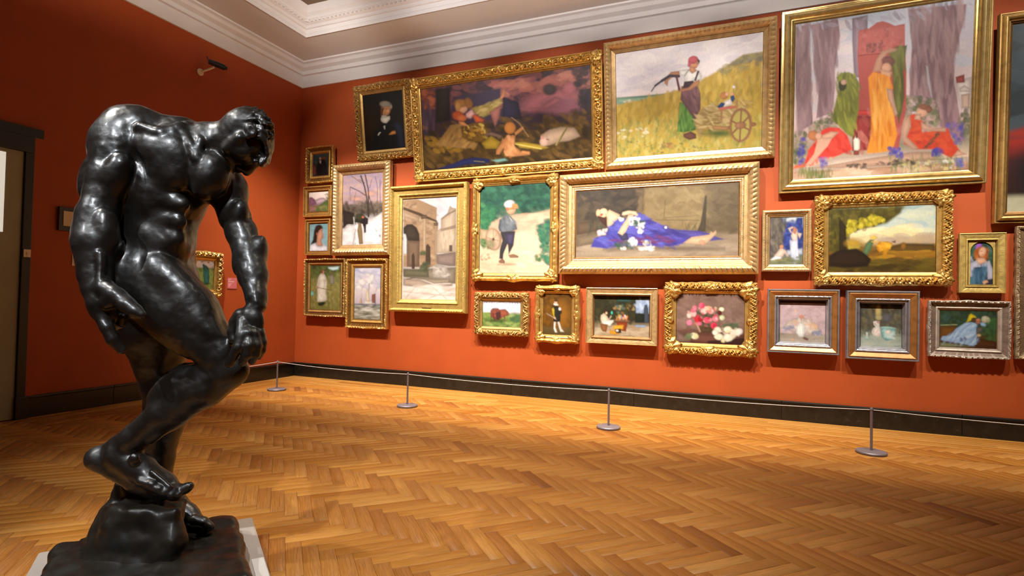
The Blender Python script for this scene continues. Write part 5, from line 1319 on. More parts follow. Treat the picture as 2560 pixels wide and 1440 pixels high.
ART['peasant'] = '''@ 1490 30 .2778
g d8d0dc 0 e2d8de .25 eadcdc .5 b0924a .58 b89a3e .75 a89a50 1
s 130 34 2.6 -10 20 d4ccda|ece4e6|e4dade|c8c0d0 168,355 1482,170 1490,500 900,560 180,740
p 86a890 6 180,750 400,735 640,715 640,790 182,820 ; p 6c9482 4 182,760 520,732 620,730 400,750 ; p f0e0dc 2 285,800 305,765 330,795 ; s 14 8 2 0 20 c8c0a8|e8e0d0 250,770 360,765 360,800 250,800
p b49a46 10 182,820 420,770 720,690 930,600 1150,480 1310,370 1485,345 1505,1210 198,1310
p 94887a 14 1180,470 1310,380 1480,350 1485,430 1300,450 ; s 60 16 1.8 -20 30 8a8458|6f6a58|a09460|7a7450 1100,500 1300,390 1482,360 1485,470 1150,560
s 420 16 2.6 100 26 c8a848|a88c34|bca050|d4b45a|98803a|b08a30 185,830 720,710 960,620 1300,470 1490,440 1500,860 950,860 720,1000 200,1100
s 380 12 2.6 95 30 a8a05a|8c8c48|c0b470|707838|b8ac60|98924a 190,1000 740,930 1000,1060 1505,900 1505,1205 198,1300
s 60 8 1.3 0 60 5c6a34|6a5a34|3c4a2a 200,1150 1000,1180 1000,1270 200,1290 ; s 16 8 1.8 0 40 f0ece0|e0dcc8 195,1020 480,1020 480,1130 195,1130
p 4c7a34 6 755,800 860,800 925,1050 800,1075 742,1065 ; s 40 9 5 88 8 3a6228|6a9448|7ea050 755,820 860,820 910,1040 750,1060
p 74525a 6 770,650 910,640 940,720 945,860 900,960 850,900 760,770 ; s 40 10 4 70 20 8a6668|5c3e48|80585c 770,670 930,680 930,880 800,780
p e8e4e2 5 780,500 860,495 925,510 952,560 940,610 885,600 870,640 800,640 785,570 ; p 40283a 3 880,600 908,510 925,515 895,605 ; p 40283a 3 785,540 820,500 832,504 795,560 ; p 40283a 4 790,610 870,600 900,640 780,670
p c88c68 5 745,510 670,520 615,580 612,620 640,650 648,600 690,565 750,550 ; p e8e4e2 4 745,505 830,500 790,560 750,548 ; p c88c68 5 880,610 930,590 925,640 850,685 740,705 735,685 830,665
e c88c68 5 878,445 38 48 10 ; p c88c68 4 840,470 880,480 900,510 860,540 830,505 ; e b8505c 5 866,412 46 36 -10 ; p c0546a 4 822,420 850,430 840,480 818,470 ; l 5a3428 5 862,440 880,442 ; l 5a3428 5 895,445 912,448 ; l 9a4a40 5 876,480 898,480 ; p 3a2420 4 905,400 928,420 920,450 908,430
l 3c3440 26 740,560 660,555 590,600 ; l 34303c 18 590,600 530,645 ; l 34303c 10 530,645 498,695 ; l 5c2c30 20 720,560 748,680
p 6a4438 5 795,1090 860,1065 910,1090 915,1130 850,1145 800,1120 ; s 20 9 1.6 10 40 b08050|8a5c3c|70483a 600,1170 710,1170 700,1215 610,1210
p 9c8250 10 890,980 960,850 1100,820 1250,850 1300,900 1200,1000 1020,1010 950,1130 920,1080 ; s 160 8 5 20 40 c8b07a|a08650|7c6238|d8c090 890,970 980,830 1280,800 1400,780 1380,860 1200,1000 960,1120
e 586230 20 1120,1085 130 30 ; p b08458 4 1055,1010 1190,1020 1195,1060 1065,1050 ; p 9a6c4c 4 1190,1020 1320,985 1440,985 1455,1005 1440,1020 1320,1040 1200,1050
e 8e6448 5 1312,1010 102 158 ; e b0a458 5 1310,1012 78 134 ; l 8a6046 16 1312,870 1308,1160 ; l 8a6046 16 1225,970 1390,1055 ; l 8a6046 18 1235,1090 1385,930 ; e 9a6c4c 6 1310,1012 52 34 -5 ; e a4765a 4 1290,1012 22 28
l a07850 20 1135,850 1135,960 ; l a07850 14 1272,785 1272,860 ; p d8706a 4 1110,850 1260,830 1262,850 1115,872
p ece4e0 4 1160,790 1215,765 1232,820 1150,845 ; p 24487a 4 1095,840 1130,800 1165,810 1150,840 1110,852 ; p 24487a 4 1212,745 1240,735 1252,770 1232,800 1215,780 ; e b07848 5 1152,740 38 34 ; e d8a080 3 1180,725 18 20 ; e d8a080 3 1225,725 14 16 ; l 6a7a50 5 1235,715 1240,660 ; e d8d4d8 4 1238,660 14 14'''
ART['throne'] = '''@ 1930 0 .3403
g c0c8dc 0 d4cad6 .25 e8d2d4 .45 e6ccd0 .6 c8a8a0 .72 8a8470 .82 dcc0a8 .92 d8b8a0 1
s 60 30 2.4 0 20 ccd2e2|e8dade|f0dcdc|dcd0dc 165,180 1470,0 1470,640 170,800
p a08088 5 160,190 265,170 275,600 300,850 305,900 200,960 170,560 ; p 9c7c86 5 262,175 300,300 330,420 345,640 330,860 440,820 460,640 455,480 490,250 470,130 ; p 988292 5 575,125 690,100 690,560 600,560 580,300
s 110 14 6 92 8 b4949a|866872|a88890|7a6068|967880 170,200 262,190 290,880 200,930 ; s 110 14 6 86 8 b0909a|866872|a08088|7a6068 280,190 480,150 450,480 440,800 345,830
p 9a7880 6 990,60 1180,40 1420,20 1410,130 1350,330 1330,520 1360,700 1400,900 1440,1030 1380,1040 1240,920 1200,760 1130,760 1010,720 1020,560 1020,300 ; s 230 16 6 86 10 ae8c92|7e606a|967680|6c525c|b89a9c 1000,70 1400,40 1340,330 1330,520 1390,900 1240,900 1140,720 1020,720 1020,300
p d8ccd4 5 1128,470 1145,480 1190,760 1140,600 ; s 30 12 3 30 50 a8a0b4|b8b4c8|8c8496 160,180 1470,0 1470,60 160,250
p e8d8d4 6 1350,590 1470,560 1470,800 1390,800 1370,700 ; p a8504c 4 1350,560 1415,540 1420,600 1360,605 ; p c8ac9c 4 1395,690 1460,680 1460,790 1400,790 ; p d4c4bc 3 1380,640 1420,620 1465,650 1465,670 1385,670
s 150 15 1.4 0 90 6a7050|56603e|868a68|4c5438|c8a098 300,900 480,790 470,930 560,1000 290,1010 ; s 170 15 1.4 0 90 5c6648|4c5438|7a805c|8a8c6a|c8a0a0 950,700 1200,720 1240,930 1110,900 1040,860 970,900 ; s 60 12 1.6 80 40 6a6c50|4c5438 1380,850 1465,790 1465,1000 1400,1000 ; s 60 12 1.6 80 40 56603e|4c5438|6a7050 165,960 260,960 260,1190 170,1190
p b0524c 4 625,215 700,200 760,155 800,145 850,160 890,180 965,165 970,340 985,520 990,800 940,1090 600,1100 600,860 640,640 620,400 ; p bc605a 5 630,220 960,180 965,360 630,390 ; s 60 10 1.6 0 90 c87470|984440|a84e48 640,220 955,190 960,350 640,380 ; l 8c3c38 7 630,400 970,370 ; s 30 8 2 0 90 6a3a3c|8a4440 690,310 800,300 800,370 690,375 ; p c8403c 5 600,800 740,800 740,840 600,835 ; p 983430 5 600,840 740,845 730,1090 600,1100 ; s 40 18 2.4 80 30 b85850|c87c70|a04844 610,850 960,700 980,1080 640,1080
p 7c8034 6 470,560 500,525 560,520 610,545 640,610 640,800 600,1000 560,980 480,900 445,870 480,690 500,640 ; s 70 10 5 75 20 94983c|5c6028|a8a848|6c7030 470,560 620,560 635,780 590,980 460,860 ; e 3c3c20 6 515,620 30 40 ; e c8a08c 4 525,595 22 20
p 6c6c34 6 850,370 920,330 985,325 975,400 960,500 975,700 940,900 900,760 880,480 ; s 50 9 6 85 12 888842|54562a|787a3c 860,380 975,340 965,500 960,760 920,860 890,560
p d8a084 5 735,520 760,430 800,370 870,345 920,350 900,370 840,385 810,440 790,520 ; e 7a4a44 6 850,440 50 34 10 ; e d8a488 5 838,490 36 36 ; p dca88c 5 790,500 880,520 870,560 800,560
p e8902c 6 705,560 740,520 800,535 860,555 890,640 860,700 900,860 930,980 900,1090 830,1110 705,1120 740,960 730,820 715,680 ; s 140 9 7 86 10 f4aa44|c8701c|e89a38|d88028|f8b85a 715,560 870,570 890,760 910,1060 730,1100 745,900
p d8a890 4 840,640 885,650 905,750 930,830 905,850 890,790 855,720
p d83c30 6 370,950 420,925 500,930 560,985 600,1090 480,1140 340,1150 300,1210 250,1190 285,1080 350,1010 ; s 70 12 3 60 40 f05040|b82c24|e84438 300,1020 540,960 590,1090 300,1190 ; p d8a890 5 345,1010 420,990 470,960 420,1060 350,1140 300,1200 260,1200 320,1120 ; p dcaa90 6 370,985 440,955 500,960 450,1010 380,1010 ; e c07a50 5 310,985 40 36 20 ; e d8a890 4 350,990 24 26 ; e e06848 6 215,1215 50 20 -10
p d0442c 6 1000,850 1050,830 1110,880 1110,970 1200,960 1300,930 1330,1010 1400,1110 1330,1160 1240,1110 1060,1090 980,1050 ; s 80 12 3 20 40 e05838|b43c28|d85c34|c44a2c 1000,860 1100,890 1120,980 1310,940 1380,1110 1250,1120 1000,1060
p d8a890 5 970,870 1020,840 1030,920 1000,1000 1090,1085 1050,1100 970,1030 955,960 ; p d8a890 5 1100,890 1200,940 1290,930 1290,965 1200,960 1110,945 ; e d8a68c 5 1110,815 42 40 ; e 8a5a48 6 1125,780 50 22 10 ; e 8a5a48 4 1160,800 22 24 ; p d8a890 4 1060,840 1100,830 1100,880 1050,870 ; p d8a890 4 1380,1100 1450,1130 1340,1150 ; s 30 7 1.8 -40 40 4a4434|6a4a38 1130,1080 1230,960 1240,980 1150,1090
p e8e2d4 4 605,1020 625,985 655,1020 655,1085 640,1100 612,1095 ; l 6a2c28 14 630,970 630,1000 ; p 8c3c34 4 610,1100 650,1100 650,1130 610,1130
p dcc4b4 5 300,1215 480,1150 700,1130 1000,1095 1240,1090 1235,1160 1460,1150 1460,1190 1000,1210 700,1220 180,1260 180,1225 ; p cca48c 5 290,1225 700,1160 1040,1110 1230,1110 1235,1170 900,1210 500,1225 ; p c89c80 5 172,1310 175,1255 700,1225 1460,1190 1462,1250 ; s 50 20 3 -4 16 dcb89c|b88c70|e8ccb4|d4a88c 175,1260 1460,1200 1460,1245 172,1305
s 34 11 1.2 0 90 4c44a8|5c50b8|3c3890 205,1000 245,1000 245,1190 205,1190 ; s 16 11 1.2 0 90 4c44a8|6c5cc0 360,1130 420,1130 420,1220 360,1220 ; s 40 12 1.2 0 90 4c48a8|5c54b8|3c4090 870,1080 970,1090 965,1170 875,1130 ; s 30 12 1.2 0 90 5048a8|3c3c90 1180,1080 1270,1090 1270,1150 1190,1140 ; s 16 12 1.2 0 90 4c58b0|5c68c0 1370,1170 1420,1170 1420,1220 1370,1220 ; s 36 12 1.2 0 90 54489c|6c60b0 1260,900 1420,900 1420,1100 1380,1090 1320,960
s 70 6 5 86 16 5c7038|7a8448|48602c 200,1240 460,1230 460,1300 200,1305 ; s 90 6 5 86 16 6c8048|8a9458|50682c 870,1150 1420,1150 1420,1250 900,1260 ; s 40 9 1.4 0 60 e0c870|e8d8a0|f0ece0 880,1190 1360,1170 1350,1240 900,1260 ; s 40 7 2 0 40 3c3430|54443c 560,1200 700,1190 700,1230 560,1230 ; s 40 7 2 0 40 3c3430|54443c 760,1175 860,1170 1090,1170 1090,1210 760,1200'''
ART['recline'] = '''@ 1390 400 .2083
g 4a4034 0 685840 .3 76664c .6 8a7a66 .78 a08c7c .9 a4917f 1
p 3c342e 20 245,372 950,340 960,640 600,700 245,740 ; p 6e5c44 12 950,340 1060,335 1060,700 960,640 ; p 85704e 16 1060,335 1800,300 1810,860 1300,800 1060,700 ; p 645640 20 1800,290 2190,270 2195,870 1810,860
s 200 30 2.6 0 60 443a30|5a4c3c|302a26 250,380 950,350 950,620 250,730 ; s 160 28 3 0 60 8c7854|7a6648|94805c 1060,350 1800,310 1800,820 1070,690 ; l 5c4c38 7 1200,715 1720,720 ; l 5c4c38 6 1300,690 1310,480 ; l 6a5a44 6 1310,690 1720,660 ; s 60 28 3 0 60 6e6048|584a38 1820,300 2190,280 2190,860 1820,850
p 5e4c3c 10 245,740 600,700 640,800 500,850 245,900 ; p 7a6a56 10 245,910 500,850 700,860 700,950 245,1060 ; p 4c4034 8 1700,860 1745,740 1790,420 1810,430 1805,860
s 160 26 5 -4 10 a8957f|94826e|b09c88|877561 245,1060 700,1000 1500,1030 2195,900 2195,1145 245,1160 ; e 6a5a4c 26 1300,1060 700 20
s 40 6 7 -70 30 3c4034|4c5040|2c302a 360,740 560,720 560,850 400,860 ; s 30 5 8 -80 30 4a4430|3c3a2c 1520,760 1860,760 1860,860 1520,840
p e2c0a0 6 770,650 640,590 600,640 615,700 610,780 640,810 760,690 ; e e4c09c 6 565,630 52 60 40 ; e d8ac88 5 510,630 30 46 ; p 4a2c20 7 500,660 600,690 620,800 560,760 500,680 ; e a04840 5 548,650 14 22 50 ; l b46058 6 590,650 600,640
p 4a4a9c 8 600,850 760,690 870,700 870,800 760,870 640,900 560,880 ; p 44409a 9 420,1040 470,930 600,900 760,860 870,800 1000,620 1080,680 1260,770 1400,830 1720,850 1860,880 1870,960 1600,940 1530,1000 1420,1030 1180,1030 700,1010 620,1060 ; p 5850a0 10 1400,840 1720,850 1850,890 2030,950 1870,970 1600,930
s 330 17 4 14 30 544eb8|3a3488|6058b4|4c3c90|362c74|6468c0 480,950 760,870 880,740 1000,640 1090,700 1260,780 1420,840 1600,930 1420,1020 1000,1000 640,1050 ; s 40 12 5 10 20 6a2c50|7a3c60 640,960 1100,930 1400,900 1400,980 800,1010 ; s 30 12 4 20 20 4a4cae|6a66c0 600,860 760,720 860,720 740,870
p 3c385c 6 740,880 860,870 880,960 790,960 ; p e8c8a8 6 870,650 940,640 900,740 840,860 800,900 745,870 790,790 850,700 ; p e8c4a4 5 800,620 870,600 960,610 990,650 980,670 900,640 820,660 790,655
p e4bc98 6 1545,990 1640,920 1760,905 1850,890 1870,850 1890,870 1930,840 1935,880 1860,960 1800,1010 1700,1010 ; e d89880 5 1765,985 40 30 20
s 90 13 1.4 0 90 ece8f0|d8d4e4|fffaf8|e4c8d0 890,690 1000,690 1010,760 900,770 ; s 60 13 1.4 0 90 3c5450|4c6a58|2c4440 880,720 1070,720 1060,820 980,820 ; s 40 12 1.3 0 90 ece8f0|dcd4c8|f4ece4 960,760 1070,750 1040,880 990,870 ; s 16 12 1.3 0 90 ece8f0|f8f4f4 760,690 810,680 810,720 770,720 ; s 60 13 1.3 0 90 ece8f4|d0ccdc|f8f4f8 880,940 980,930 970,1030 890,1020 ; s 60 13 1.5 0 60 48603c|30483c|5c7050 700,1000 860,960 1000,1040 760,1080 ; s 40 13 1.5 0 40 f0e8e8|ece0d8|d8b8b8 990,1050 1190,1040 1190,1080 1000,1080 ; s 40 12 1.3 0 90 e8dcd8|d8a8b0|f0e8e8 500,850 620,820 600,890 500,900 ; s 20 11 1.3 0 90 e0dcd0|b8c0a0 1040,960 1150,970 1150,1020 1040,1020 ; e f0ece8 4 1325,805 16 14 ; s 14 11 1.3 0 90 d8a8b0|e8d8d0 780,1040 850,1040 850,1070 790,1070'''
ART['bathers'] = '''@ 1890 460 .2617
g 6a7484 0 3c4a80 .3 3a447c .6 4a5478 .72 6c7060 .85 686c54 1
s 60 16 2 0 40 d8dce0|aeb8c8|c8ccd0 290,330 450,325 450,420 320,420 ; p 2e3c86 10 260,400 300,370 370,380 385,330 448,325 452,560 330,640 250,600 ; s 90 13 1.4 0 90 26347c|3a4a94|1f2c66|4456a0 250,380 450,340 452,640 260,640
p 5c5450 8 132,332 250,330 260,420 240,700 135,710 ; s 130 12 2.4 85 20 6c6258|4c4642|7e7468|3c3a38 132,335 290,335 250,640 220,700 135,700
p b0b8cc 6 300,640 452,620 455,680 300,690 ; p dcc0b0 4 345,470 365,415 395,440 400,480 400,545 350,545 335,500 ; p dcc0b0 3 305,430 350,410 360,425 330,440 345,475 328,470 ; p dcc0b0 3 398,470 440,480 420,530 405,500 ; p b87860 4 350,430 380,420 392,450 375,490 355,470
p ccd0e2 5 325,545 400,545 405,650 430,745 350,745 335,660 ; s 40 7 5 88 8 e0e4f0|b0b4cc|c4c8dc 330,555 400,555 420,740 350,740
p dcc0b0 4 180,690 220,640 240,610 290,640 320,700 300,700 280,670 260,700 200,720 ; e b88060 3 248,605 20 20 ; p e4dce0 4 140,730 190,690 250,700 250,720 160,745 ; p b09c50 5 150,735 330,710 320,740 160,748 ; s 60 10 3 0 20 747858|5c6048|808468 135,745 455,700 458,772 135,772'''
ART['cow'] = '''@ 1890 460 .2617
g 7a8060 0 a8b090 .2 d4c498 .4 c0a068 .55 7c5c28 .62 6a4c14 .75 3c2a0c 1
s 70 34 3 -6 14 b8c8c0|a8bcc0|ccd0b8|9cb0b4 1300,230 1705,205 1710,470 1200,440 ; s 60 30 3 -6 14 e8d8a4|dcc894|f0e4b8 950,420 1500,400 1650,500 950,540 ; s 30 26 3 0 14 b8a080|a89484 1100,500 1700,480 1712,570 1100,560
p 4c4414 14 695,225 1400,215 1380,270 1250,370 1120,400 950,430 860,500 880,640 700,640 ; s 240 22 1.5 0 90 5a5018|403a10|6c6020|343008 695,230 1380,220 1200,360 900,450 870,620 700,640 ; s 120 16 1.4 0 90 a89818|c0b02c|8a7c14|d4c440 860,360 1120,290 1240,340 1040,400 920,440 870,480 ; p 2e240c 8 790,300 860,400 870,640 800,640
p d4bc4c 5 880,590 900,520 912,520 915,575 1000,575 1000,610 890,625 ; e b08c30 20 940,560 80 40 ; p 5c4418 10 1300,590 1400,560 1710,570 1715,690 1120,690 1120,640
s 90 22 4 -2 10 8a6018|a87820|6c4a14|c08c28 1100,660 1715,650 1720,720 1100,720 ; s 110 22 4 -2 10 4c3a10|5c4a14|382a0c|6c5a18 700,700 1720,720 1725,835 705,838
p 2c1c0c 10 700,680 780,630 960,610 1060,660 1110,720 1080,790 900,800 700,790 ; p 5c7850 7 1030,650 1050,570 1095,525 1130,530 1120,580 1095,640 1070,680 ; e d8b850 5 1130,505 32 18 ; l d0a848 8 1110,545 1180,545
p d8961c 6 1160,580 1180,545 1260,545 1310,560 1300,600 1270,640 1250,700 1225,705 1220,640 1190,650 1165,620 ; s 26 12 1.6 40 60 f0b838|c07c14|e8a828 1170,560 1300,560 1290,610 1180,630 ; l b8780c 10 1235,640 1240,710 ; p 6a4c3c 4 1300,545 1340,535 1335,560 ; e 8a5a1c 8 1415,590 24 36'''
ART['girl'] = '''@ 1890 460 .2617
g 2c4430 0 34503c .4 2c3a3c .7 2a2438 1
s 120 13 1.3 0 90 2c5038|44684c|1f3828|3c5c54|506c64 2040,545 2290,545 2300,760 2045,760 ; e 9a5cc0 8 2140,590 30 44 20 ; s 20 10 1.4 0 90 8a90a8|b0a8c0 2050,680 2090,680 2080,780 2050,780
e b06028 8 2165,660 70 74 -20 ; s 30 10 2 60 50 c87838|8c4820 2095,620 2240,610 2230,720 2100,700 ; e dca888 5 2178,635 34 46 20 ; p dca888 4 2130,690 2200,690 2230,730 2160,760 2110,730
p c8c8dc 5 2070,740 2120,715 2160,760 2250,715 2270,770 2300,820 2290,890 2240,900 2220,790 2110,790 2100,870 2060,880 2050,820 ; p 3c5c78 5 2105,780 2230,775 2225,880 2200,948 2050,950 2090,870 ; s 60 10 4 80 20 4c7490|2c4860|5c84a0 2105,785 2225,780 2210,945 2060,948 ; p dca888 4 2185,920 2230,900 2250,925 2200,948 ; l 5c3028 4 2160,632 2178,630 ; l b04c48 4 2172,665 2188,662'''
ART['bulls'] = '''@ 1170 700 .1914
g ccd0e4 0 e8e6ec .25 ece4e8 .42 7c9054 .48 728a44 .7 7c8a4c 1
s 40 26 2.4 -6 20 c0c8e4|f4f0f4|dcd8ec 200,275 697,288 697,400 200,400 ; p b8b0b4 5 560,430 620,415 680,425 697,440 560,445
s 200 13 2 0 40 8aa454|5c7c3c|a0b06c|6c8c44|4c6c38 198,430 697,440 693,610 195,598 ; s 50 14 1.4 0 60 3c5c3c|4c6c48 560,490 690,450 690,560 580,530 ; e 3c4c28 14 370,530 120 18
p 7c4034 5 302,470 300,400 330,368 400,370 440,400 440,460 400,520 350,510 ; s 40 13 1.6 60 60 8c4c3c|64302a|a05c48 305,400 400,375 430,440 390,500 320,480 ; p 9a5440 4 420,385 500,380 545,420 540,465 500,470 490,530 475,480 450,500 430,520 ; p 4c3030 5 370,430 430,410 440,480 410,525 380,500 ; l 5c3028 10 308,480 310,520 ; l 5c3028 9 350,500 352,530 ; l 7c4030 9 488,480 490,535 ; l e0d4c0 4 545,420 552,405'''
ART['musket'] = '''@ 1170 700 .1914
g 4a300e 0 6a4410 .5 5c3c10 .78 5a4828 .85 504020 1
s 160 20 1.6 80 30 5a3a0e|7c5014|48300c|6c4612 980,185 1340,185 1338,600 980,600 ; e 8a5c1c 50 1220,450 70 160
p 26241e 5 1095,345 1165,335 1200,400 1200,530 1150,548 1110,530 1100,430 ; p c8b030 4 1088,380 1108,355 1120,390 1120,460 1130,500 1112,495 1098,440 ; e e8e0d8 4 1140,318 32 14 10 ; e d8ac90 4 1138,288 20 24 ; e 3c2818 4 1138,272 20 12
e d8d4d4 4 1190,378 16 22 ; e 26241e 5 1200,420 18 24 ; e d8ac90 3 1128,500 10 14 ; l b8b0a8 5 1020,440 1110,495 1160,530 ; p 1f1c16 4 1105,520 1195,520 1190,550 1110,550
p e8e4dc 4 1115,550 1140,550 1135,620 1160,690 1130,690 1112,640 ; p e8e4dc 4 1162,550 1185,548 1215,640 1250,680 1200,680 1180,620'''
ART['studio'] = '''@ 1170 700 .1914
g 2a2a18 0 2c2c1a .3 34301c .6 8a7c64 .75 8c7c64 1
s 110 22 1.6 80 40 3a3620|24241a|44422a|32301e 1642,215 2180,220 2180,560 1645,600 ; p 2c4a44 7 1940,240 2120,240 2120,290 1940,290 ; p 46645c 8 1910,330 2030,330 2030,390 1910,390 ; s 30 12 1.3 0 90 8a5c30|5c7060|a88448 1900,330 2180,330 2180,440 1910,440
p 9aacc8 6 2185,260 2365,250 2362,440 2190,430 ; s 30 16 2 80 40 c0cce0|7c90b8|a8b8d0 2190,260 2360,260 2360,430 2190,430 ; p 3c4450 6 2295,560 2290,400 2300,330 2330,320 2350,380 2362,560 ; p 1f241c 6 2180,440 2300,440 2300,560 2180,560
p a89880 8 1645,620 2100,600 2362,600 2360,745 1640,730 ; s 70 20 3 -4 20 b8a488|8c7860|a08468|c0b098 1645,640 2360,610 2360,740 1645,725 ; p 8ca0c0 6 2190,590 2330,590 2310,620 2180,615
p dcc8b0 5 1725,470 1770,440 1810,480 1830,520 1860,470 1872,480 1840,530 1890,530 1900,560 1850,580 1740,580 1720,520 ; p e8e0d8 5 1735,540 1900,530 1880,570 1850,610 1760,590 ; e 3c2418 4 1785,420 26 26 ; e d8b090 3 1800,440 14 18 ; e 3cc0a8 3 1872,435 12 22 ; p 8a5a34 4 1715,580 1820,590 1800,690 1750,680 1730,650
p 7c5c44 4 1900,520 2110,530 2110,550 1910,545 ; p 8c3c1c 6 1930,550 2080,550 2060,680 1960,660 ; p d8a030 5 1900,600 2030,590 2020,650 1880,660 ; p c88c28 5 1840,660 1940,670 1990,720 1850,720 ; p 302018 5 1910,650 1990,640 2000,700 1930,700 ; e d8d0c8 3 1945,668 20 14 ; s 40 9 2 80 20 d8b848|e87858|e8c8c8|50b8c0|e89838|c84838 1925,470 2080,470 2080,520 1930,515'''
ART['roses'] = '''@ 1640 690 .1875
g 74584e 0 7c6256 .3 846a60 .6 6a4a40 .74 5c3c34 .85 3c2420 1
s 220 30 1.8 30 60 80665a|6c524a|8a7068|765c52 292,235 1175,240 1178,690 288,690 ; p 6a4238 10 470,850 560,770 1170,790 1178,930 700,915 470,890 ; p 38201c 12 700,880 1178,830 1178,930 700,920 ; p 80645a 10 288,740 470,860 470,895 286,895
p 6a4c34 6 560,640 700,690 770,640 760,760 600,765 ; p 54402c 6 600,690 750,690 740,765 620,765 ; s 70 16 1.5 40 60 3c4830|2c3828|4c5838|34402c 520,480 840,480 800,680 560,660 ; p c8a084 4 530,620 560,610 610,750 590,760
e d85c78 5 615,388 36 40 ; e c83c5c 5 640,395 20 26 ; e e0788c 5 525,425 30 36 ; e e8a8a8 6 510,500 40 44 ; e e06880 5 505,460 28 28 ; e f0c8bc 5 455,525 32 38 ; e e8b4b0 6 650,465 46 42 ; e f0b090 6 705,430 44 36 ; e e88c80 5 735,475 34 28 ; e e87c98 5 458,625 38 40 ; e c02838 6 575,580 54 52 ; e a01c2c 5 595,575 26 34 ; e e06c88 5 590,640 32 26 ; e e0506c 6 690,590 54 44 ; e c8304c 5 715,585 30 34 ; e e87888 6 800,570 44 42 ; e d83c58 6 780,665 44 44 ; e b82844 5 785,670 22 24 ; e f0ecc8 5 878,440 34 30 ; e c8d0a8 5 885,555 36 36 ; e 5c1c20 6 855,490 28 34 ; e c0c89c 5 800,430 20 26
s 40 12 1.6 40 60 f4d0cc|d84860|f0a0b0|c83050 440,400 830,400 830,680 450,660 ; e e8e0c0 6 525,810 56 44 20 ; e d8cc98 5 545,810 28 36 ; l 5c6848 8 480,820 420,800 380,880 ; s 20 14 2 20 40 74805c|5c6848 400,790 480,780 480,840 420,840
s 60 16 1.4 0 90 4c5c44|3c4c38|5c6c50 900,640 1100,640 1100,700 900,700 ; e ecd8b0 6 965,720 54 48 ; e f4ecd0 5 940,715 26 30 ; e e4dcc8 6 830,720 44 40 ; e e8e4d8 6 800,760 40 40 ; e dcdcc0 6 850,820 60 44 ; e e8e4cc 6 975,830 60 52 ; e f4f0dc 5 965,820 30 28 ; e ecd0c4 6 1045,765 48 46 ; e e8dcd8 6 1110,745 50 46 ; e d8cc9c 5 905,875 30 26 ; s 60 13 1.5 20 60 f8f4e0|d8d4b8|ecdcc8 780,700 1150,700 1120,800 960,880 800,850'''
ART['fan'] = '''@ 1640 690 .1875
g a0888c 0 b89ca2 .2 b8a0a6 .5 b09a9a .75 9a8c80 .82 a09488 1
s 150 26 2 0 60 c0a8ae|a89298|ccb4b8|b09aa0 1655,360 2262,365 2262,780 1655,770 ; p 8c7e70 8 1655,770 1880,790 1900,820 1655,810 ; s 60 24 4 0 10 a89c90|948878|b0a498 1655,810 2265,800 2265,885 1655,875
p ccbcb4 5 1690,700 1740,620 1830,570 1900,560 1960,550 2060,580 2140,630 2200,710 2225,790 2000,800 1880,760 1800,740 ; s 90 14 2.4 60 60 dcc8b8|b8a8a8|c8b0a0|e0d4cc 1710,690 1900,570 2060,590 2200,720 2210,790 1880,740 ; s 30 13 1.4 0 90 6c7494|8490ac 2090,740 2210,720 2220,785 2100,785 ; s 30 13 1.4 0 90 7a7c98|9490a4 1700,690 1850,650 1850,700 1740,730 ; s 30 14 1.6 20 60 d8b08c|c8a088 1760,610 1870,600 2160,640 2160,700 1780,650
p e8e8e4 6 1900,640 1925,620 1960,620 1995,660 1998,760 1970,815 1915,815 1875,760 1875,680 ; p fbf8f4 8 1920,660 1960,660 1965,780 1930,790 ; e c88c78 4 1940,545 26 24 ; l 8c7460 5 1945,560 1945,630 ; s 16 9 1.3 0 90 d8a890|b87868 1920,520 1990,520 1990,570 1930,570 ; e d8b488 3 1870,465 16 16 ; e d0a080 4 1830,855 26 14 ; e 6c4848 5 2005,838 40 18 20
p 3c1410 6 1650,318 2265,320 2265,365 1650,360'''
ART['bowl'] = '''@ 2090 690 .1836
g 14100a 0 3c3424 .08 5c5440 .3 5c5440 .55 8a9484 .72 a8b0a0 .8 b0b4a4 1
s 170 22 1.6 70 50 4c4638|6c6450|3c4038|746c50|4c5458 358,400 915,405 925,780 360,800 ; e b8a468 14 600,480 40 90 ; e a89c70 12 610,560 50 40 ; e 5c5c60 26 720,560 60 60
p a4ac9c 6 360,830 560,790 920,800 930,960 360,960 ; s 70 24 4 0 16 b8bcac|98a494|a8b4a8 365,830 925,810 928,955 362,955
p ece4dc 5 530,620 580,605 620,610 625,690 650,740 645,810 600,835 540,815 510,770 530,710 575,680 ; l e8e0d8 10 580,690 545,660 540,625 565,615 ; p c89890 4 580,610 622,605 625,640 590,640 ; s 16 11 1.4 0 90 d8b8b0|fff8f0|c8b4ac 530,720 640,720 640,800 540,800
p 84b8b8 5 635,690 850,700 835,790 800,860 720,880 660,840 640,770 ; e a8d0cc 4 742,700 106 18 3 ; e 8cb0a4 4 742,706 84 10 3 ; s 40 14 2 0 40 b0d8d4|70a8ac|d8e4dc 650,730 830,740 800,850 680,840 ; e e0d8d0 6 745,755 46 26
p b0c8c0 5 425,765 465,760 465,810 490,850 470,875 420,870 400,840 430,815 ; p e0e4dc 4 435,770 460,768 458,830 440,830'''
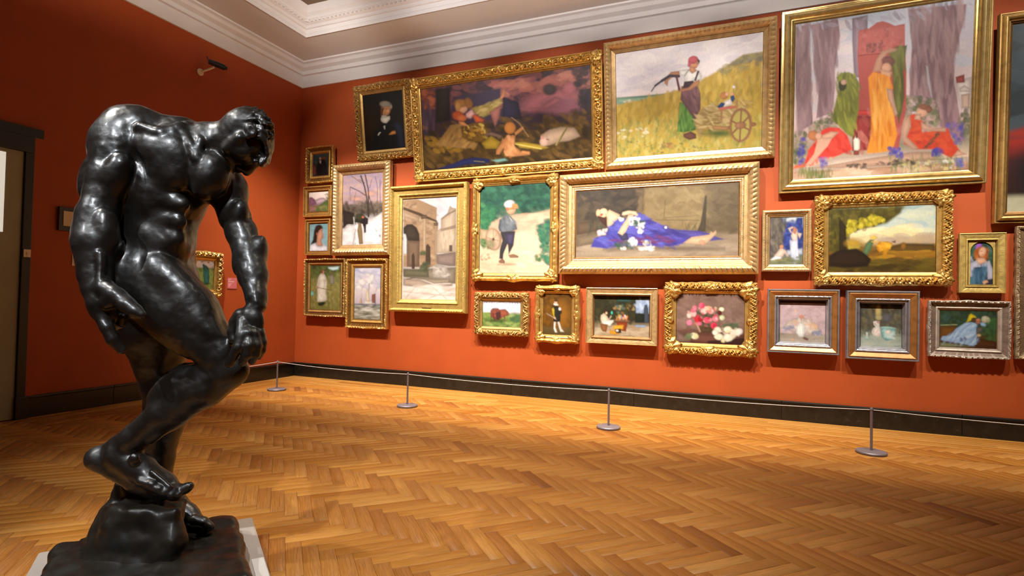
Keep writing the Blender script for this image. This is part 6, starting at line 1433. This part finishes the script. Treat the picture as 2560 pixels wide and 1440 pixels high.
ART['hat'] = '''@ 2090 690 .1836
g 24341c 0 2c3c28 .3 34442c .5 4c3414 .75 4c3010 1
s 150 20 1.6 0 90 2c4024|1f2c1c|3c4c38|28442c|34504c 1425,490 2195,490 2195,640 1425,660 ; s 80 18 1.6 0 90 34582c|1f3c20|3c6434 2000,640 2195,560 2200,900 2020,880 ; p 6c4418 8 1425,690 1640,680 1640,820 1425,850 ; l 8a9468 12 1430,675 1650,665 ; p 4c2c10 10 1900,840 2205,900 2205,990 1910,980 ; p 787c5c 8 1425,910 1560,920 1900,970 1425,975
p 8ca8c8 6 1440,860 1460,825 1560,820 1640,720 1760,640 1850,630 1920,660 1920,740 1890,820 1930,930 1880,960 1640,910 1460,885 ; s 130 13 5 -40 30 a8c0d8|7890b8|94b0cc|c0d0e0|6c84ac 1450,850 1570,820 1660,720 1850,640 1900,760 1910,930 1650,900 ; s 20 10 2 60 30 5c6c90 1690,850 1780,850 1780,900 1700,900
p d8c01c 5 1790,600 1810,530 1840,510 1900,545 1910,570 1850,600 1770,640 ; e 4c3424 6 1880,600 40 34 20 ; e b87858 5 1940,605 34 28 10 ; p a86c54 5 1900,620 1960,600 1970,640 1930,660 ; p 8cb0cc 5 1960,640 2000,620 2050,655 2040,690 1980,680 ; p 605c50 7 1910,700 2020,690 1990,760 1920,800 ; e a8b48c 10 2030,590 50 46 ; s 26 13 1.3 0 90 c8c8b0|8ca474|b07878 1985,550 2100,560 2090,630 2000,620 ; e b8a074 6 1955,810 30 20'''
ART['edge1'] = '''@ 0 0 1
g 36424a 0 2c363c .3 20262a .58 8c2018 .62 3c1210 .72 24100e .9 a8a488 .93 b0ac90 1
s 60 20 2 0 60 3c4850|2c363e|445058 2520,70 2760,60 2760,300 2520,320 ; e 0c0b10 12 2590,430 60 80 ; p 8c2418 6 2520,330 2560,310 2760,330 2760,370 2520,340'''
ART['edge2'] = '''@ 0 0 1
g 6a5c3c 0 7a6c48 .35 4a3c1c .5 2e2410 .8 241c0c 1
s 90 12 1.5 0 90 3c3014|52441e|2a220e|6a5828 2565,640 2700,620 2700,780 2565,790 ; e 8a7c54 14 2630,640 40 16 ; s 60 10 3 0 10 3a2e14|4c3e1c|2a200e 2565,780 2700,780 2700,880 2565,880'''
ART['field'] = '''@ 0 480 .336
g ece6ea 0 e8dcdc .24 8a9c58 .28 7c9044 .6 8a8c48 1
s 120 11 1.8 60 40 8aa050|6c843c|a0a45c|5c7430 1440,580 1593,575 1590,740 1480,740
p 2c6a64 4 1470,545 1500,545 1535,575 1545,640 1545,690 1490,690 1475,620 ; s 20 7 3 85 10 3c8078|1f504c 1480,570 1535,580 1540,680 1490,680 ; e 2c5c5c 3 1474,545 12 10 ; l 3c4c30 4 1478,620 1460,700 ; e 24301c 4 1520,695 30 6'''
IC = dict(
 beard=[(906.9,236.4),(1006.5,220.5),(1014.6,363.8),(916.6,374.9)], small1=[(783.8,384.4),(820.4,380.4),(819.6,435.6),(782.9,438.9)],
 small2=[(772.7,480.4),(820.4,476.7),(820,526.7),(771.8,528.9)], small3=[(775,560.4),(820,558.9),(818.9,626.7),(772.9,628.4)],
 snow=[(856.7,437.3),(957.3,429.3),(951.6,610),(850.4,611)], dress=[(776.5,663),(847.8,663),(847.8,775.4),(772.3,772.7)],
 boats=[(887,670.9),(952,670.9),(949.4,798.8),(883.8,799.7)], arch=[(1007.5,499.9),(1142,491.2),(1140.8,750.6),(1003.5,749.3)],
 boy=[(1202.3,466.4),(1373.5,455.9),(1372.5,687.3),(1198.8,684.7)], forest=[(1053.3,218.2),(1474.8,157.4),(1481.6,392),(1060.6,426)],
 peasant=[(1536.7,128.6),(1901.7,76.7),(1908,365.6),(1545,393.4)], throne=[(1985,57.9),(2433.6,-10),(2427.5,424.7),(1987.9,445.8)],
 bathers=[(1924.5,546.4),(2007.2,544.3),(2009.9,662.8),(1925.3,662.8)], cow=[(2071.9,518),(2336.2,511),(2341.4,680.4),(2073.2,680.4)],
 girl=[(2423.9,601.3),(2489.3,601.3),(2493.2,708.6),(2425.2,708.6)], bulls=[(1208.3,751.7),(1303.4,754.5),(1302.6,817.7),(1207.3,814.8)],
 musket=[(1357.6,734),(1426.5,734.5),(1426,838),(1357,837.4)], studio=[(1484.3,740.2),(1622.7,741.2),(1621.7,842.6),(1483.9,839.7)],
 roses=[(1694.4,732.8),(1860.3,734),(1860.9,864.8),(1693.4,858.4)], fan=[(1949.4,750.4),(2064,751),(2064.7,856.9),(1949.4,855)],
 bowl=[(2155.7,758.3),(2258,758.9),(2260.7,867.2),(2156,867.2)], hat=[(2350.7,777.2),(2492,778),(2494.8,873.6),(2351.6,868)],
 recline=[(1441,477.5),(1845.8,455.8),(1848.3,638.5),(1440.6,642.7)], edge1=[(2525,68),(2760,25),(2760,530),(2521,531)],
 edge2=[(2565,590),(2700,590),(2700,880),(2565,880)], field=[(470,648),(535,653),(534,730),(470,724)])
def pic(key, label, x0, zb, W, H, tilt, db, mx, mz, sty, mat, **kw):
    return picture(label, x0, zb, W, H, tilt, db, mx, mz, sty, mat, IC[key], ART[key], seed=len(label), **kw)
pic('beard', 'dark portrait of a white-bearded man with folded arms in a heavy gilt frame', 1.187, 3.285, .971, 1.088, 8.5, .10, .145, .147, 'baroque', 'antique')
pic('small1', 'tiny dark painting of a black-clad figure, topmost of the narrow left column', .201, 3.008, .529, .562, 1.2, .10, .12, .112, 'cove', 'bright', px=1.6)
pic('small2', 'small painting of mauve mountains and meadow in a stepped gold frame', .155, 2.483, .555, .477, 1.2, .07, .09, .086, 'step', 'bright', T=.06, px=1.6)
pic('small3', 'small painting of a dark-haired woman in profile against blue', .211, 1.888, .491, .557, 1.2, .07, .07, .07, 'step', 'bright', T=.055, px=1.6)
pic('snow', 'painting of bare winter trees over a snowy cart track', .759, 1.878, 1.035, 1.369, 1.2, .10, .155, .16, 'leafrail', 'pale', T=.10, px=1.4, gain=0.56)
pic('dress', 'small painting of a woman in a white dress standing in a field', .242, .948, .773, .881, 1.2, .10, .106, .103, 'cove', 'antique', px=1.6, gain=0.6)
pic('boats', 'narrow upright seascape of sailing boats under clouds', 1.039, .795, .731, 1.027, 1.2, .10, .134, .137, 'cove', 'bright', T=.10, px=1.6, gain=0.56)
t = pic('arch', 'tall painting of a ruined stone arch in a wide flat gold mount', 1.831, 1.061, 1.231, 1.789, 1.2, .12, .178, .184, 'mat', 'flat', T=.11, px=1.4, gain=0.56)
MB().box(-.075, .075, -.078, -.070, .062, .088).build('nameplate', G['antique'], [c for c in t.children if c.name.startswith('frame')][0], bevel=.002)
pic('boy', 'upright painting of a small boy in a grey smock on a sandy garden path', 3.125, 1.507, 1.207, 1.377, 1.2, .10, .116, .10, 'swept', 'bright', orns=('c', .085, .075), px=1.4, gain=0.6)
pic('forest', 'wide dusky forest scene with embracing figures and an infant archer', 2.188, 2.918, 2.725, 1.419, 8.2, .10, .161, .146, 'scroll', 'bright', T=.10, orns=('c', .085, .07))
pic('peasant', 'large painting of a field worker with a scythe beside a hay barrow', 4.943, 2.900, 1.890, 1.495, 9.0, .10, .143, .13, 'leafrail', 'pale', T=.10)
pic('throne', 'largest painting, robed women mourning round a red stone throne among trees', 6.877, 2.499, 1.834, 1.938, 5.5, .09, .141, .139, 'plain', 'satin', T=.09, gain=0.62)
pic('bathers', 'small upright painting of two bathers against a deep blue grove', 6.713, 1.630, .490, .681, 1.2, .07, .08, .083, 'beadrail', 'pale', T=.06, px=1.6)
pic('cow', 'golden evening landscape with a herdsman and an orange cow in a carved frame', 7.228, 1.487, 1.214, .954, 1.2, .10, .142, .135, 'baroque', 'bright', orns=('c', .085, .075), px=1.4)
g = pic('girl', 'small arched painting of a red-haired girl in a blue bodice', 8.496, 1.420, .367, .586, 1.2, .07, .079, .083, 'wide', 'flat', T=.06, px=1.4)
pic('bulls', 'small painting of two brown bulls on a green meadow', 3.182, .785, .772, .569, 1.2, .10, .112, .118, 'baroque', 'antique', orns=('c', .06, .06), px=1.5)
pic('musket', 'narrow upright painting of a standing man in white boots', 4.056, .725, .578, .724, 1.2, .10, .106, .10, 'swept', 'bright', orns=('c', .07, .055), px=1.5)
pic('studio', 'painting of a seated craftswoman at a workbench in a dim room', 4.730, .748, .861, .684, 1.2, .10, .097, .099, 'wide', 'pale', px=1.5)
pic('roses', 'still life of pink and cream roses in a richly carved gilt frame', 5.675, .671, .997, .833, 1.2, .10, .140, .125, 'baroque', 'bright', orns=('c', .10, .085), px=1.6)
pic('fan', 'still life of a white vase before an open fan in a silver-edged frame', 6.774, .743, .693, .695, 1.2, .10, .126, .121, 'silver', 'silver', T=.10, px=1.5)
pic('bowl', 'still life of a jug and turquoise bowl in a silver-edged frame', 7.528, .716, .639, .714, 1.2, .10, .14, .134, 'silver', 'silver', T=.10, px=1.5)
pic('hat', 'painting of a kneeling girl in a yellow hat and long blue dress', 8.244, .780, .650, .559, 1.2, .10, .10, .098, 'cove', 'grey', px=1.5)
pic('recline', 'wide painting of a reclining woman in blue drapery strewn with white flowers', 4.369, 1.601, 2.309, 1.247, 1.2, .13, .212, .21, 'gadroon', 'pale', T=.12, gain=0.58)
pic('edge1', 'large dark painting cut off by the upper right edge of the picture', 8.765, 2.099, 1.75, 2.0, 4.0, .09, .11, .11, 'plain', 'antique', T=.09, px=3)
pic('edge2', 'thin slice of a brown gilt frame at the far right edge below a dark painting', 8.938, .792, 1.0, 1.27, 1.0, .09, .12, .12, 'cove', 'dull', px=4)
pic('field', 'small painting of a bending woman in teal on the shaded left wall', -1.67, 1.203, .48, .60, 1.5, .08, .115, .11, 'baroque', 'bright', wall='left', px=1.5)
# arched mount of the small girl picture
def arched_mat(root, W, H, m, y):
    w, h = W/2-m*.98, H-2*m*.98
    zc = m*.98
    inner = []
    r = w*.86; zt = zc+h-r-.006
    inner += [(-r, zc+.004), (r, zc+.004)]
    for i in range(17):
        a = math.pi*i/16; inner.append((r*math.cos(a), zt+r*math.sin(a)))
    outer = [(-w, zc), (w, zc)] + [(w, zt+ (zc+h-zt)*min(1, i/4)) if i <= 4 else ((w-2*w*(i-4)/8, zc+h) if i <= 12 else (-w, zc+h-(zc+h-zt)*(i-12)/4)) for i in range(17)]
    n = len(inner); V = []; F = []
    for (x, z) in outer: V.append((x, y, z))
    for (x, z) in inner: V.append((x, y, z))
    for (x, z) in inner: V.append((x, y+.006, z))
    for i in range(n):
        k = (i+1) % n
        F += [(i, k, n+k, n+i), (n+i, n+k, 2*n+k, 2*n+i)]
    return mesh_obj('arched_mount', V, F, G['flat'], root)
arched_mat(g, .367, .586, .081, -.026)


# ------------------------------------------------------------------ rope barrier
M_steel = simple('grey_painted_metal', (.20, .17, .19), .45, metal=.35, noise=.06, nscale=30)
M_cord = simple('pale_elastic_cord', (.55, .50, .47), .7)
def make_stanchion(x, y):
    root = empty('barrier_stanchion', (x, y, 0))
    base = MB().lathe([(.112, 0), (.118, .004), (.118, .016), (.113, .021), (.03, .023), (.02, .026), (.0, .026)], 40).build('base', M_steel, root, True)
    post = MB().lathe([(.0105, .024), (.0105, .378)], 14).build('post', M_steel, root, True)
    cap = MB().lathe([(.0118, .368), (.0118, .384), (.008, .391), (.001, .393)], 14).build('cap', M_steel, root, True)
    return root
def copy_thing(src, loc):
    r = src.copy(); COL.objects.link(r); r.location = loc
    for ch in list(src.children):
        c = ch.copy(); COL.objects.link(c); c.parent = r
    return r
ST = [(.70, -2.42), (.827, -1.17), (2.943, -1.308), (5.292, -1.307), (7.55, -1.192), (9.85, -1.22)]
SL = ['short grey barrier post half hidden behind the bronze statue', 'short grey barrier post nearest the room corner',
      'short grey barrier post standing below the tall arch painting', 'short grey barrier post standing in the middle of the floor edge',
      'short grey barrier post nearest the right edge of the picture', 'short grey barrier post past the right edge of the picture']
first = None
for (x, y), lb in zip(ST, SL):
    if first is None: first = s = make_stanchion(x, y)
    else: s = copy_thing(first, (x, y, 0))
    tag(s, lb, 'barrier post', 'low barrier along the paintings')
CL = ['thin pale barrier rope running from behind the statue to the corner post', 'thin pale barrier rope strung past the room corner, leftmost full span',
      'thin pale barrier rope strung below the boy and bull paintings', 'thin pale barrier rope strung below the rose and fan still lifes',
      'thin pale barrier rope leaving the picture at the lower right']
for (a, b), lb in zip(zip(ST, ST[1:]), CL):
    pts = []
    gl = math.hypot(b[0]-a[0], b[1]-a[1]); e = .0135/gl
    for i in range(25):
        t = e+(1-2*e)*i/24
        pts.append((a[0]+(b[0]-a[0])*t, a[1]+(b[1]-a[1])*t, .372-.022*4*t*(1-t)))
    c = MB().tube(pts, .0038, 6).build('barrier_rope', M_cord, None, True)
    tag(c, lb, 'rope', 'ropes of the low barrier')

# ------------------------------------------------------------------ fittings on the left wall
M_ivory = simple('ivory_plastic', (.72, .62, .46), .45)
M_dark = simple('dark_plastic', (.02, .018, .02), .4)
det = empty('wall_sensor', (0, -1.80, 4.12))
MB().lathe([(.045, 0), (.045, .012), (.03, .022), (.012, .03)], 20, (0, 0, 0), 'x').build('wall_mount', M_ivory, det, True)
MB().tube([(.02, 0, 0), (.10, .03, .03), (.17, .07, .07)], .013, 8).build('arm', M_ivory, det, True)
bdy = MB().tube([(.13, .02, .13), (.19, .09, .11), (.25, .16, .085)], [.032, .038, .036], 12).build('body', M_dark, det, True)
MB().tube([(.25, .16, .085), (.27, .18, .08)], .026, 12).build('lens', simple('lens_glass', (.05, .045, .04), .12), bdy, True)
MB().tube([(.13, .02, .13), (.09, .02, .20)], .007, 6).build('cable', M_dark, det, True)
tag(det, 'small black sensor on an ivory bracket high on the left wall', 'sensor')

M_pink = simple('pink_label_card', (.50, .12, .14), .55)
M_letter = simple('label_lettering', (.80, .55, .52), .6)
lbl = empty('wall_label', (0, -1.21, 1.334))
MB().box(.001, .007, -.075, .075, 0, .150).build('card', M_pink, lbl)
tx = MB()
for k, (a, z) in enumerate(((.05, .128), (.035, .116), (.10, .100), (.09, .090), (.06, .066), (.045, .054), (.04, .040), (.03, .030))):
    tx.box(.007, .0076, -.065, -.065+a, z, z+.004)
tx.build('text_lines', M_letter, lbl)
tag(lbl, 'pink text label beside the small painting on the left wall', 'label')

bx = empty('wall_box', (0, -3.24, 1.875))
MB().box(.002, .03, -.11, .05, 0, .245).build('housing', M_dark, bx, bevel=.004)
MB().box(.03, .036, -.072, .046, .05, .205).build('front_panel', simple('cream_panel_card', (.62, .50, .34), .5), bx, bevel=.002)
tag(bx, 'cream-fronted black box on the left wall by the statue elbow', 'wall box')

sw = empty('light_switch', (.05, DOOR_Y+.042, 1.575))
plt = MB().box(.001, .008, -.03, .03, 0, .075).build('plate', M_ivory, sw, bevel=.002)
MB().box(.008, .013, -.007, .007, .026, .05).build('rocker', M_ivory, plt)
tag(sw, 'small ivory light switch on the black door jamb', 'switch')

cp = MB().box(.001, .006, -3.20, -3.06, 1.52, 1.64).build('caption_card', simple('cream_caption_card', (.60, .50, .36), .6))
tag(cp, 'small cream caption card on the left wall behind the statue forearm', 'card')
